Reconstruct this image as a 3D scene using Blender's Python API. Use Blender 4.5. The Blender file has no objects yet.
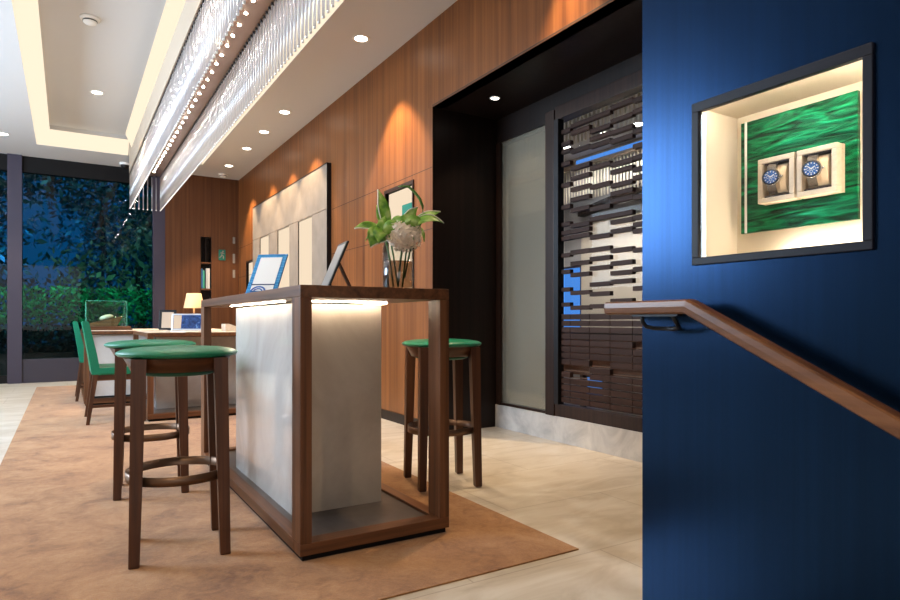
import bpy, bmesh, math, random
from mathutils import Vector, Matrix
random.seed(7)
S = bpy.context.scene
COL = S.collection
PI = math.pi
R = math.radians

# ------------------------------------------------------------------ helpers
class MB:
    """collects shapes into one mesh"""
    def __init__(s):
        s.bm = bmesh.new(); s.smooth = set(); s.mi = 0
    def _face(s, vs, sm=False):
        try:
            f = s.bm.faces.new(vs)
        except ValueError:
            return None
        f.smooth = sm; f.material_index = s.mi
        return f
    def box(s, x0, x1, y0, y1, z0, z1, bev=0.0, M=None):
        t = bmesh.new()
        vs = [t.verts.new((x, y, z)) for x in (x0, x1) for y in (y0, y1) for z in (z0, z1)]
        for q in ((0,1,3,2),(4,6,7,5),(0,4,5,1),(2,3,7,6),(0,2,6,4),(1,5,7,3)):
            t.faces.new([vs[i] for i in q])
        if bev > 0:
            bmesh.ops.bevel(t, geom=list(t.edges), offset=bev, segments=2, affect='EDGES', profile=0.6)
        s._merge(t, M)
    def _merge(s, t, M=None):
        mp = {}
        for v in t.verts:
            co = v.co if M is None else M @ v.co
            mp[v] = s.bm.verts.new(co)
        for f in t.faces:
            s._face([mp[v] for v in f.verts], f.smooth)
        t.free()
    def hexa(s, lo, hi):
        """lo / hi: 4 corner points each, counter-clockwise"""
        a = [s.bm.verts.new(p) for p in lo]; b = [s.bm.verts.new(p) for p in hi]
        s._face(a[::-1]); s._face(b)
        for i in range(4):
            j = (i+1) % 4
            s._face([a[i], a[j], b[j], b[i]])
    def lathe(s, prof, seg=32, M=None, sm=True, cap=True):
        rings = []
        for r, z in prof:
            if r < 1e-6:
                p = Vector((0, 0, z)); rings.append([s.bm.verts.new(M @ p if M else p)])
            else:
                ring = []
                for k in range(seg):
                    a = 2*PI*k/seg
                    p = Vector((r*math.cos(a), r*math.sin(a), z))
                    ring.append(s.bm.verts.new(M @ p if M else p))
                rings.append(ring)
        for A, B in zip(rings, rings[1:]):
            if len(A) == 1 and len(B) == 1: continue
            for k in range(seg):
                j = (k+1) % seg
                if len(A) == 1: s._face([A[0], B[j], B[k]], sm)
                elif len(B) == 1: s._face([A[k], A[j], B[0]], sm)
                else: s._face([A[k], A[j], B[j], B[k]], sm)
        if cap:
            if len(rings[0]) > 1: s._face(rings[0][::-1])
            if len(rings[-1]) > 1: s._face(rings[-1])
    def tube(s, pts, r, seg=10, closed=False):
        pts = [Vector(p) for p in pts]; n = len(pts); rings = []
        up = Vector((0, 0, 1))
        for i, p in enumerate(pts):
            a = pts[(i-1) % n] if (closed or i > 0) else p
            b = pts[(i+1) % n] if (closed or i < n-1) else p
            d = (b-a).normalized()
            u = d.cross(up)
            if u.length < 1e-3: u = d.cross(Vector((1, 0, 0)))
            u.normalize(); w = u.cross(d)
            rr = r[i] if isinstance(r, (list, tuple)) else r
            rings.append([s.bm.verts.new(p + (u*math.cos(2*PI*k/seg) + w*math.sin(2*PI*k/seg))*rr) for k in range(seg)])
        m = n if closed else n-1
        for i in range(m):
            A, B = rings[i], rings[(i+1) % n]
            for k in range(seg):
                j = (k+1) % seg
                s._face([A[k], A[j], B[j], B[k]], True)
        if not closed:
            s._face(rings[0][::-1]); s._face(rings[-1])
    def strip(s, secs):
        """sweep of cross-sections (lists of points, closed loops)"""
        rings = [[s.bm.verts.new(p) for p in q] for q in secs]
        n = len(rings[0])
        for A, B in zip(rings, rings[1:]):
            for k in range(n):
                j = (k+1) % n
                s._face([A[k], A[j], B[j], B[k]])
        s._face(rings[0][::-1]); s._face(rings[-1])
    def plate(s, a, b, y0z, holes, put):
        pass
    def link(s, name, mats, parent=None, smooth=None):
        bmesh.ops.recalc_face_normals(s.bm, faces=list(s.bm.faces))
        me = bpy.data.meshes.new(name); s.bm.to_mesh(me); s.bm.free()
        o = bpy.data.objects.new(name, me); COL.objects.link(o)
        for m in (mats if isinstance(mats, (list, tuple)) else [mats]):
            me.materials.append(m)
        if parent is not None: o.parent = parent
        return o

def tag(o, label=None, cat=None, group=None, kind=None):
    if label: o['label'] = label
    if cat: o['category'] = cat
    if group: o['group'] = group
    if kind: o['kind'] = kind
    return o

def thing(name, loc, label, cat, group=None, rz=0.0, kind=None):
    o = bpy.data.objects.new(name, None); COL.objects.link(o)
    o.location = loc; o.rotation_euler = (0, 0, rz); o.empty_display_size = 0.1
    return tag(o, label, cat, group, kind)

def struct(o):
    o['kind'] = 'structure'; return o

def copy_tree(o, parent=None):
    c = o.copy(); COL.objects.link(c)
    if parent is not None: c.parent = parent
    for ch in list(o.children): copy_tree(ch, c)
    return c

def grid_with_holes(mb, A, B, holes, put):
    """A=(a0,a1), B=(b0,b1); holes=[(a0,a1,b0,b1)]; put(a0,a1,b0,b1) draws a solid cell"""
    av = sorted({A[0], A[1], *[h[0] for h in holes], *[h[1] for h in holes]})
    for i in range(len(av)-1):
        a0, a1 = av[i], av[i+1]; am = (a0+a1)/2
        cuts = sorted([(h[2], h[3]) for h in holes if h[0] < am < h[1]])
        z = B[0]
        for c0, c1 in cuts:
            if c0 > z + 1e-6: put(a0, a1, z, c0)
            z = max(z, c1)
        if z < B[1] - 1e-6: put(a0, a1, z, B[1])

# ------------------------------------------------------------------ materials
def new_mat(name):
    m = bpy.data.materials.new(name); m.use_nodes = True
    nt = m.node_tree; nt.nodes.clear()
    out = nt.nodes.new('ShaderNodeOutputMaterial')
    b = nt.nodes.new('ShaderNodeBsdfPrincipled')
    nt.links.new(b.outputs[0], out.inputs[0])
    return m, nt, b, out

def simple(name, col, rough=0.5, metal=0.0, spec=0.5, **k):
    m, nt, b, out = new_mat(name)
    b.inputs['Base Color'].default_value = (*col, 1)
    b.inputs['Roughness'].default_value = rough
    b.inputs['Metallic'].default_value = metal
    b.inputs['Specular IOR Level'].default_value = spec
    for kk, v in k.items():
        b.inputs[kk.replace('_', ' ')].default_value = v
    return m

def emit(name, col, strength):
    m = bpy.data.materials.new(name); m.use_nodes = True
    nt = m.node_tree; nt.nodes.clear()
    out = nt.nodes.new('ShaderNodeOutputMaterial'); e = nt.nodes.new('ShaderNodeEmission')
    e.inputs[0].default_value = (*col, 1); e.inputs[1].default_value = strength
    nt.links.new(e.outputs[0], out.inputs[0]); return m

def ramp(nt, stops):
    r = nt.nodes.new('ShaderNodeValToRGB'); el = r.color_ramp.elements
    el[0].position, el[0].color = stops[0][0], (*stops[0][1], 1)
    el[1].position, el[1].color = stops[-1][0], (*stops[-1][1], 1)
    for p, c in stops[1:-1]:
        e = el.new(p); e.color = (*c, 1)
    return r

def textured(name, scale, stops, nscale=1.0, detail=6, nrough=0.6, rough=0.5, bump=0.0, spec=0.5, dist=0.0, metal=0.0, bdist=0.01, coat=0.0):
    """noise in object space stretched by scale"""
    m, nt, b, out = new_mat(name)
    tc = nt.nodes.new('ShaderNodeTexCoord'); mp = nt.nodes.new('ShaderNodeMapping')
    mp.inputs['Scale'].default_value = scale
    n = nt.nodes.new('ShaderNodeTexNoise')
    n.inputs['Scale'].default_value = nscale; n.inputs['Detail'].default_value = detail
    n.inputs['Roughness'].default_value = nrough; n.inputs['Distortion'].default_value = dist
    r = ramp(nt, stops)
    L = nt.links.new
    L(tc.outputs['Object'], mp.inputs[0]); L(mp.outputs[0], n.inputs['Vector'])
    L(n.outputs['Fac'], r.inputs[0]); L(r.outputs[0], b.inputs['Base Color'])
    b.inputs['Roughness'].default_value = rough; b.inputs['Specular IOR Level'].default_value = spec
    b.inputs['Metallic'].default_value = metal; b.inputs['Coat Weight'].default_value = coat
    if bump:
        bp = nt.nodes.new('ShaderNodeBump'); bp.inputs['Strength'].default_value = bump
        bp.inputs['Distance'].default_value = bdist
        L(n.outputs['Fac'], bp.inputs['Height']); L(bp.outputs[0], b.inputs['Normal'])
    return m

def wood(name, dark, mid, light, axis, rough=0.4, spec=0.4):
    sc = {'X': (0.7, 30, 30), 'Y': (30, 0.7, 30), 'Z': (30, 30, 0.7)}[axis]
    return textured(name, sc, [(0.3, dark), (0.5, mid), (0.72, light)], 1.0, 5, 0.6, rough, 0.05, spec, 0.3)

WD, WM, WL = (0.055, 0.020, 0.008), (0.120, 0.046, 0.018), (0.195, 0.082, 0.034)
M = {}
for ax in 'XYZ':
    M['walnut'+ax] = wood('walnut_'+ax, WD, WM, WL, ax)
    M['dark_wood'+ax] = wood('stool_wood_'+ax, (0.036, 0.012, 0.005), (0.082, 0.029, 0.011), (0.14, 0.053, 0.022), ax)
# veneer wall: fine vertical grain, seen along Y or X
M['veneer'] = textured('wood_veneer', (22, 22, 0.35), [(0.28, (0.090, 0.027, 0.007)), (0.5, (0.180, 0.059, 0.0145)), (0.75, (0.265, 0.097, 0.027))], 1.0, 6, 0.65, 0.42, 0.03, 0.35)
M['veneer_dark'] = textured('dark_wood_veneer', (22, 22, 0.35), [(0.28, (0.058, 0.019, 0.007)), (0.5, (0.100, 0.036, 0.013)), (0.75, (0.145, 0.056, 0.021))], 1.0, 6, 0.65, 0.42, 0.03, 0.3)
M['lattice'] = textured('lattice_wood', (30, 0.7, 30), [(0.3, (0.022, 0.010, 0.007)), (0.7, (0.052, 0.024, 0.016))], 1, 4, 0.6, 0.5, 0.02, 0.15)
M['seam'] = simple('veneer_seam', (0.05, 0.02, 0.01), 0.7)
M['espresso'] = textured('espresso_wood', (26, 26, 0.5), [(0.3, (0.005, 0.0025, 0.002)), (0.7, (0.014, 0.007, 0.005))], 1.0, 5, 0.6, 0.42, 0.02, 0.25)
M['frame_dark'] = textured('dark_brown_frame', (40, 40, 1), [(0.3, (0.016, 0.008, 0.006)), (0.7, (0.034, 0.016, 0.011))], 1, 3, 0.5, 0.4, 0, 0.22)
M['navy'] = textured('navy_lacquer', (60, 60, 0.8), [(0.3, (0.004, 0.0185, 0.054)), (0.7, (0.005, 0.0235, 0.068))], 1.0, 4, 0.6, 0.25, 0.015, 0.4, 0.0, 0.85)
M['ceiling'] = simple('ceiling_plaster', (0.555, 0.55, 0.555), 0.85)
M['plaster'] = simple('cream_plaster', (0.66, 0.60, 0.52), 0.8)
M['warm_plaster'] = simple('warm_box_paint', (0.72, 0.60, 0.46), 0.6)
M['lobby_grey'] = simple('lobby_grey_paint', (0.38, 0.38, 0.40), 0.7)
M['rod_pale'] = simple('pale_rod', (0.70, 0.66, 0.58), 0.3)
M['fascia'] = simple('chandelier_fascia', (0.40, 0.31, 0.23), 0.6)
M['stone_panel'] = textured('stone_panel', (3, 3, 3), [(0.3, (0.195, 0.158, 0.128)), (0.7, (0.255, 0.212, 0.175))], 2, 6, 0.6, 0.5, 0.02)
M['marble_plinth'] = textured('grey_marble', (2.5, 2.5, 2.5), [(0.3, (0.36, 0.35, 0.35)), (0.55, (0.55, 0.53, 0.51)), (0.75, (0.62, 0.60, 0.58))], 1.6, 8, 0.65, 0.35, 0, 0.5, 0.8)
M['limestone'] = textured('limestone_cladding', (1.4, 1.4, 1.0), [(0.3, (0.40, 0.33, 0.265)), (0.55, (0.51, 0.435, 0.355)), (0.75, (0.59, 0.52, 0.44))], 1.8, 9, 0.65, 0.32, 0.0, 0.5, 0.9)
M['lime_gloss'] = textured('polished_limestone', (1.4, 1.4, 1.0), [(0.3, (0.42, 0.385, 0.36)), (0.55, (0.54, 0.51, 0.49)), (0.75, (0.62, 0.59, 0.57))], 1.5, 9, 0.65, 0.08, 0.0, 0.8, 0.9)
M['platform'] = textured('dark_platform_stone', (8, 8, 8), [(0.3, (0.055, 0.045, 0.042)), (0.7, (0.085, 0.072, 0.068))], 2, 6, 0.6, 0.35)
M['plinth_black'] = simple('black_plinth', (0.007, 0.006, 0.006), 0.6, 0, 0.15)
M['green'] = textured('green_leather', (40, 40, 40), [(0.3, (0.000, 0.165, 0.085)), (0.7, (0.001, 0.205, 0.110))], 2, 4, 0.5, 0.38, 0.04, 0.45, 0, 0, 0.002)
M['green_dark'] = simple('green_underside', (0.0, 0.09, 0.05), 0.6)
M['bronze'] = simple('bronze_band', (0.16, 0.095, 0.062), 0.38, 0.75)
M['copper_plate'] = simple('copper_mount_plate', (0.36, 0.22, 0.15), 0.28, 0.8)
M['bead'] = simple('dark_bead', (0.02, 0.018, 0.017), 0.3, 0.6)
M['black'] = simple('black_metal', (0.010, 0.010, 0.012), 0.4, 0.5)
M['gunmetal'] = simple('gunmetal_frame', (0.007, 0.0075, 0.014), 0.45, 0.1, 0.25)
M['white_metal'] = simple('white_trim', (0.8, 0.79, 0.77), 0.4)
M['chrome'] = simple('chrome', (0.75, 0.75, 0.76), 0.15, 1.0)
M['leather_cream'] = textured('cream_leather', (30, 30, 30), [(0.3, (0.56, 0.47, 0.38)), (0.7, (0.63, 0.54, 0.44))], 2, 4, 0.5, 0.5)
M['cream_board'] = simple('cream_lining', (0.78, 0.69, 0.56), 0.65)
M['mauve'] = simple('mauve_metal_column', (0.050, 0.041, 0.060), 0.45, 0.2, 0.3)
M['espresso_sill'] = simple('window_dado', (0.040, 0.034, 0.046), 0.45, 0.1, 0.3)
M['led_warm'] = emit('led_warm', (1.0, 0.80, 0.56), 9.0)
M['led_counter'] = emit('led_under_top', (1.0, 0.84, 0.64), 52.0)
M['light_panel'] = emit('niche_light_panel', (1.0, 0.80, 0.58), 0.80)
M['cove_glow'] = emit('cove_diffuser', (1.0, 0.83, 0.62), 0.95)
M['lens'] = emit('downlight_lens', (1.0, 0.93, 0.80), 14.0)
M['led_dot'] = emit('led_dot', (1.0, 0.93, 0.84), 220.0)
M['vitrine_led'] = emit('vitrine_led', (1.0, 0.88, 0.70), 55.0)

def glass(name, tint=(1, 1, 1), rough=0.0, mix=0.12):
    """thin sheet glass: mostly clear, a little mirror"""
    m = bpy.data.materials.new(name); m.use_nodes = True
    nt = m.node_tree; nt.nodes.clear(); L = nt.links.new
    out = nt.nodes.new('ShaderNodeOutputMaterial')
    t = nt.nodes.new('ShaderNodeBsdfTransparent'); t.inputs[0].default_value = (*tint, 1)
    g = nt.nodes.new('ShaderNodeBsdfGlossy'); g.inputs['Roughness'].default_value = rough
    mx = nt.nodes.new('ShaderNodeMixShader'); fr = nt.nodes.new('ShaderNodeFresnel'); fr.inputs[0].default_value = 1.12 if 'garden' in name else (1.2 if 'vase' in name else 1.45)
    mt = nt.nodes.new('ShaderNodeMath'); mt.operation = 'ADD'; mt.inputs[1].default_value = mix - 0.04
    mt.use_clamp = True
    ge = nt.nodes.new('ShaderNodeNewGeometry'); fm = nt.nodes.new('ShaderNodeMath'); fm.operation = 'SUBTRACT'; fm.inputs[0].default_value = 1.0
    pr = nt.nodes.new('ShaderNodeMath'); pr.operation = 'MULTIPLY'          # only the entry face mirrors
    L(ge.outputs['Backfacing'], fm.inputs[1]); L(fr.outputs[0], mt.inputs[0])
    L(mt.outputs[0], pr.inputs[0]); L(fm.outputs[0], pr.inputs[1]); L(pr.outputs[0], mx.inputs[0])
    L(t.outputs[0], mx.inputs[1]); L(g.outputs[0], mx.inputs[2]); L(mx.outputs[0], out.inputs[0])
    return m
M['glass'] = glass('clear_glass', (0.97, 0.98, 0.98), 0.0, 0.06)
M['door_glass'] = glass('door_glass', (0.90, 0.91, 0.92), 0.0, 0.02)
M['vitrine_glass'] = glass('vitrine_glass', (0.985, 0.985, 0.985), 0.0, 0.04)
M['dark_glass'] = glass('garden_window_glass', (0.50, 0.78, 0.80), 0.02, 0.05)
M['case_glass'] = glass('case_glass', (0.90, 1.0, 0.96), 0.0, 0.07)
M['case_edge'] = simple('case_glass_edge', (0.12, 0.62, 0.45), 0.15, 0, 0.6, Transmission_Weight=0.4)
# frosted pane
m, nt, b, out = new_mat('frosted_pane')
b.inputs['Base Color'].default_value = (0.50, 0.47, 0.38, 1); b.inputs['Roughness'].default_value = 0.16
b.inputs['Transmission Weight'].default_value = 0.7; b.inputs['IOR'].default_value = 1.15
b.inputs['Specular IOR Level'].default_value = 0.6
M['frosted'] = m
# crystal rod: glass with a little milky scatter
m = bpy.data.materials.new('crystal_rod'); m.use_nodes = True
nt = m.node_tree; nt.nodes.clear(); L = nt.links.new
out = nt.nodes.new('ShaderNodeOutputMaterial')
t = nt.nodes.new('ShaderNodeBsdfTransparent'); t.inputs[0].default_value = (0.93, 0.95, 0.98, 1)
g = nt.nodes.new('ShaderNodeBsdfGlossy'); g.inputs['Roughness'].default_value = 0.08
d = nt.nodes.new('ShaderNodeBsdfTranslucent'); d.inputs[0].default_value = (0.93, 0.95, 1.0, 1)
fr = nt.nodes.new('ShaderNodeLayerWeight'); fr.inputs[0].default_value = 0.35
mt = nt.nodes.new('ShaderNodeMath'); mt.operation = 'MULTIPLY_ADD'; mt.inputs[1].default_value = 0.55; mt.inputs[2].default_value = 0.12
m1 = nt.nodes.new('ShaderNodeMixShader'); m2 = nt.nodes.new('ShaderNodeMixShader'); m2.inputs[0].default_value = 0.40
L(fr.outputs['Facing'], mt.inputs[0]); L(mt.outputs[0], m1.inputs[0])
L(t.outputs[0], m2.inputs[1]); L(d.outputs[0], m2.inputs[2])
L(m2.outputs[0], m1.inputs[1]); L(g.outputs[0], m1.inputs[2]); L(m1.outputs[0], out.inputs[0])
M['crystal'] = m
M['crystal_tip'] = simple('crystal_tip', (0.92, 0.93, 0.95), 0.2, 0, 0.8)

# carpet
m, nt, b, out = new_mat('tan_carpet'); L = nt.links.new
tc = nt.nodes.new('ShaderNodeTexCoord')
n1 = nt.nodes.new('ShaderNodeTexNoise'); n1.inputs['Scale'].default_value = 3.4; n1.inputs['Detail'].default_value = 7; n1.inputs['Roughness'].default_value = 0.62; n1.inputs['Distortion'].default_value = 0.9
n2 = nt.nodes.new('ShaderNodeTexNoise'); n2.inputs['Scale'].default_value = 230; n2.inputs['Detail'].default_value = 2
r1 = ramp(nt, [(0.26, (0.160, 0.066, 0.021)), (0.42, (0.270, 0.126, 0.047)), (0.56, (0.335, 0.170, 0.070)), (0.76, (0.41, 0.232, 0.110))])
mx = nt.nodes.new('ShaderNodeMixRGB'); mx.blend_type = 'OVERLAY'; mx.inputs[0].default_value = 0.35
L(tc.outputs['Object'], n1.inputs['Vector']); L(tc.outputs['Object'], n2.inputs['Vector'])
n3 = nt.nodes.new('ShaderNodeTexNoise'); n3.inputs['Scale'].default_value = 15; n3.inputs['Detail'].default_value = 5; n3.inputs['Distortion'].default_value = 1.5; L(tc.outputs['Object'], n3.inputs['Vector'])
ma = nt.nodes.new('ShaderNodeMath'); ma.operation = 'MULTIPLY_ADD'; ma.inputs[1].default_value = 0.42; ma.inputs[2].default_value = -0.21; mb = nt.nodes.new('ShaderNodeMath'); mb.operation = 'ADD'
L(n3.outputs['Fac'], ma.inputs[0]); L(ma.outputs[0], mb.inputs[0]); L(n1.outputs['Fac'], mb.inputs[1])
L(mb.outputs[0], r1.inputs[0]); L(r1.outputs[0], mx.inputs[1]); L(n2.outputs['Fac'], mx.inputs[2])
L(mx.outputs[0], b.inputs['Base Color']); b.inputs['Roughness'].default_value = 0.95
b.inputs['Specular IOR Level'].default_value = 0.1; b.inputs['Sheen Weight'].default_value = 0.25
bp = nt.nodes.new('ShaderNodeBump'); bp.inputs['Strength'].default_value = 0.5; bp.inputs['Distance'].default_value = 0.004
L(n2.outputs['Fac'], bp.inputs['Height']); L(bp.outputs[0], b.inputs['Normal'])
M['carpet'] = m

# floor: large beige stone slabs with thin joints
m, nt, b, out = new_mat('beige_stone_floor'); L = nt.links.new
tc = nt.nodes.new('ShaderNodeTexCoord'); mp = nt.nodes.new('ShaderNodeMapping'); mp.inputs['Scale'].default_value = (1.0, 1.0, 1)
br = nt.nodes.new('ShaderNodeTexBrick'); br.inputs['Scale'].default_value = 1.0; br.offset = 0.5
br.inputs['Mortar Size'].default_value = 0.003; br.inputs['Brick Width'].default_value = 1.2; br.inputs['Row Height'].default_value = 0.6
br.inputs['Color1'].default_value = (0.98, 0.98, 0.98, 1); br.inputs['Color2'].default_value = (1.04, 1.03, 1.02, 1); br.inputs['Mortar'].default_value = (0.72, 0.68, 0.63, 1)
m2 = nt.nodes.new('ShaderNodeMapping'); m2.inputs['Rotation'].default_value = (0, 0, R(-58)); m2.inputs['Scale'].default_value = (0.9, 2.6, 1)
n1 = nt.nodes.new('ShaderNodeTexNoise'); n1.inputs['Scale'].default_value = 2.2; n1.inputs['Detail'].default_value = 8; n1.inputs['Roughness'].default_value = 0.62; n1.inputs['Distortion'].default_value = 1.2
r1 = ramp(nt, [(0.3, (0.44, 0.375, 0.30)), (0.5, (0.56, 0.495, 0.42)), (0.7, (0.65, 0.60, 0.54))])
mx = nt.nodes.new('ShaderNodeMixRGB'); mx.blend_type = 'MULTIPLY'; mx.inputs[0].default_value = 1
L(tc.outputs['Object'], mp.inputs[0]); L(mp.outputs[0], br.inputs['Vector']); L(tc.outputs['Object'], m2.inputs[0]); L(m2.outputs[0], n1.inputs['Vector'])
L(n1.outputs['Fac'], r1.inputs[0]); L(r1.outputs[0], mx.inputs[1]); L(br.outputs['Color'], mx.inputs[2]); L(mx.outputs[0], b.inputs['Base Color'])
b.inputs['Roughness'].default_value = 0.30
M['floor'] = m

# shimmering green display board
m, nt, b, out = new_mat('shimmering_green'); L = nt.links.new
tc = nt.nodes.new('ShaderNodeTexCoord'); mp = nt.nodes.new('ShaderNodeMapping'); mp.inputs['Scale'].default_value = (1, 7, 48)
n1 = nt.nodes.new('ShaderNodeTexNoise'); n1.inputs['Scale'].default_value = 1.0; n1.inputs['Detail'].default_value = 3; n1.inputs['Distortion'].default_value = 1.4
r1 = ramp(nt, [(0.36, (0.0, 0.016, 0.006)), (0.5, (0.0, 0.09, 0.034)), (0.64, (0.0, 0.22, 0.085)), (0.78, (0.02, 0.38, 0.19))])
L(tc.outputs['Object'], mp.inputs[0]); L(mp.outputs[0], n1.inputs['Vector']); L(n1.outputs['Fac'], r1.inputs[0]); L(r1.outputs[0], b.inputs['Base Color'])
bp = nt.nodes.new('ShaderNodeBump'); bp.inputs['Strength'].default_value = 0.6; bp.inputs['Distance'].default_value = 0.01
L(n1.outputs['Fac'], bp.inputs['Height']); L(bp.outputs[0], b.inputs['Normal'])
b.inputs['Roughness'].default_value = 0.35; b.inputs['Metallic'].default_value = 0.5; b.inputs['Specular IOR Level'].default_value = 0.2
M['shimmer'] = m

# ------------------------------------------------------------------ setting
CX = 2.513      # veneer wall plane
RX = 3.154      # glazing at the back of the recess
YB = 11.05      # back wall
H = 3.331       # soffit
HU = 3.62       # raised tray ceiling
XL = -3.2
YF = -3.0
TR0, TR1, TRY = -0.36, 1.786, 10.25     # ceiling tray
FY = 1.10       # floor edge at the head of the stairs

b = MB()
b.box(XL-0.2, RX+0.10, FY, YB+0.25, -0.25, 0)
b.link('floor', M['floor'])['kind'] = 'structure'
# the stairs going down towards the viewer
b = MB()
for i in range(6):
    z = -0.155*(i+1)
    b.box(XL, 1.42, FY-0.30*(i+1), FY-0.30*i + 0.0, z-0.3, z)
b.box(XL, 1.42, YF, FY-1.8, -1.35, -1.085)
struct(b.link('floor_stairs', M['floor']))

# ceiling with tray
b = MB()
def cell(a0, a1, y0, y1): b.box(a0, a1, y0, y1, H, H+0.12)
grid_with_holes(b, (XL-0.2, CX+0.15), (YF-0.2, YB+0.2), [(TR0, TR1, 0.6, TRY)], cell)
b.box(TR0-0.2, TR1+0.2, 0.4, TRY+0.2, HU, HU+0.1)
for x0, x1, y0, y1 in ((TR0-0.1, TR0, 0.5, TRY+0.1), (TR1, TR1+0.1, 0.5, TRY+0.1), (TR0, TR1, TRY, TRY+0.1), (TR0, TR1, 0.5, 0.6)):
    b.box(x0, x1, y0, y1, H+0.121, HU)
struct(b.link('ceiling', M['ceiling']))

# glowing cove bands of the tray (luminous sloping diffusers)
def band(name, secs, label, mat='cove_glow'):
    o = MB(); o.strip(secs)
    return tag(o.link(name, M[mat]), label, 'cove light', 'cove lights around the ceiling tray')
def xz(y, s0, s1, zz0, zz1): return [(s0, y, zz0), (s1, y, zz1), (s1, y, zz1+0.03), (s0, y, zz0+0.03)]
band('cove_light', [xz(0.7, TR0, -0.205, H+0.002, 3.50), [(TR0, TRY, H+0.002), (-0.205, 10.12, 3.50), (-0.205, 10.12, 3.53), (TR0, TRY, H+0.032)]], 'warm glowing cove strip along the far left side of the ceiling tray')
band('cove_light', [xz(0.7, 0.765, 0.69, H+0.002, 3.50), xz(9.75, 0.765, 0.69, H+0.002, 3.50)], 'warm glowing cove strip running beside the crystal chandelier')
def yz(x, s0, s1, zz0, zz1): return [(x, s0, zz0), (x, s1, zz1), (x, s1, zz1+0.03), (x, s0, zz0+0.03)]
band('cove_light', [[(TR0, TRY, H+0.002), (-0.205, 10.12, 3.50), (-0.205, 10.12, 3.53), (TR0, TRY, H+0.032)], yz(0.76, TRY, 10.12, H+0.002, 3.50)], 'warm glowing cove strip across the far end of the ceiling tray, above the garden window')
band('cove_light', [xz(0.7, TR1, TR1-0.10, H+0.002, 3.45), xz(TRY, TR1, TR1-0.10, H+0.002, 3.45)], 'warm glowing cove strip behind the chandelier, along the soffit with the row of downlights')

# veneer wall with niche openings and the big recess opening
NICHES = [(10.02, 10.47, 0.75, 1.86), (4.70, 5.23, 1.16, 2.08)]
SP = [(7.14, 7.66, 0.85, 2.15), (8.02, 8.56, 0.85, 2.15), (9.0, 9.49, 0.85, 2.15)]
b = MB()
def cell(a0, a1, z0, z1): b.box(CX, CX+0.10, a0, a1, z0, z1)
grid_with_holes(b, (1.25, YB), (0.0, H), NICHES + SP + [(1.25, 4.369, 0.0, 2.636)], cell)
for z in (1.655, 2.152):
    b.mi = 1
    b.box(CX-0.0008, CX, 4.372, 6.62, z-0.003, z+0.003); b.box(CX-0.0008, CX, 9.92, YB, z-0.003, z+0.003)
b.box(CX-0.0008, CX, 4.425, 4.430, 2.64, H)
b.box(CX-0.0008, CX, 1.26, 4.37, 2.641, 2.652)
b.mi = 0
struct(b.link('wall_right', [M['veneer'], M['seam']]))
b = MB(); b.box(CX-0.012, CX, 4.372, YB, 0, 0.085); struct(b.link('baseboard_right', M['espresso']))

# recess lined in espresso wood
b = MB(); b.box(CX+0.101, RX+0.1, 4.369, 4.469, 0, 2.636); b.box(CX+0.0005, CX+0.101, 4.3685, 4.369, 0, 2.636); struct(b.link('wall_recess', M['espresso']))
b = MB(); b.box(CX+0.101, RX+0.1, 1.25, 4.47, 2.636, 2.72); b.box(CX+0.0005, CX+0.101, 1.25, 4.369, 2.636, 2.6365); struct(b.link('ceiling_recess', M['espresso']))
b = MB(); b.box(RX, RX+0.1, 1.25, 4.369, 2.43, 2.636); struct(b.link('trim_1', M['espresso']))
b = MB(); b.box(RX-0.02, RX+0.1, 1.25, 4.369, 0, 0.192, 0.003); struct(b.link('trim_2', M['marble_plinth']))
b = MB(); b.box(RX-0.01, RX+0.05, 4.312, 4.369, 0.192, 2.43); struct(b.link('trim_3', M['frame_dark']))
# fixed pane
w = thing('window_1', (RX, 4.0, 0), None, None, kind='structure')
b = MB(); b.box(0.0, 0.05, -0.30, 0.312, 0.192, 0.212); b.link('pane_rail', M['frame_dark'], w)
b = MB(); b.box(0.015, 0.025, -0.30, 0.312, 0.212, 2.43); b.link('frosted_pane', M['frosted'], w)

# screen door with staggered wooden blocks
d = thing('door_1', (RX, 0, 0), None, None, kind='structure')
b = MB()
b.box(-0.03, 0.05, 3.60, 3.70, 0.192, 2.50, 0.004)
b.box(-0.02, 0.05, 1.55, 3.60, 0.192, 0.284, 0.004)
b.box(-0.02, 0.05, 1.55, 3.60, 2.42, 2.52, 0.004)
b.box(-0.03, 0.05, 1.45, 1.55, 0.192, 2.50, 0.004)
b.link('door_frame', M['frame_dark'], d)
b = MB(); b.box(-0.028, 0.03, 3.555, 3.60, 0.284, 2.42); b.link('door_stile', M['black'], d)
rs = random.Random(11)
b = MB()
cw = 0.198; ncol = 10; pitch = 0.0475
for ci in range(ncol):
    y1 = 3.553 - cw*ci if ci else 3.553
    y1 = 3.553 - (0.10 + cw*(ci-1) if ci else 0); y0 = y1 - (cw if ci else 0.10)
    z = 0.300
    while z < 2.38:
        if z < 0.93:
            if not (0.47 < z < 0.62 and rs.random() < 0.4) and rs.random() < 0.96: b.box(0.0, 0.034, y0+0.002, y1-0.002, z, z+0.040, 0.002)
            z += pitch
        else:
            if z < 0.99: z += rs.uniform(0.0, 0.05)
            b.box(0.0, 0.034, y0+0.001, y1-0.001, z, z+0.031, 0.002)
            z += rs.choice((0.046, 0.062, 0.085, 0.110, 0.13) if z < 1.6 else (0.055, 0.075, 0.095, 0.13, 0.16)) + rs.uniform(-0.006, 0.006)
b.link('block_lattice', M['lattice'], d)
b = MB()
for k in range(14):
    z = 0.30 + 0.0475*k
    b.box(0.028, 0.033, 1.55, 3.553, z, z+0.006)
b.link('bronze_bar', M['bronze'], d)
b = MB(); b.box(0.040, 0.046, 1.55, 3.555, 0.284, 2.42); b.link('door_glass', M['door_glass'], d)

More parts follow.
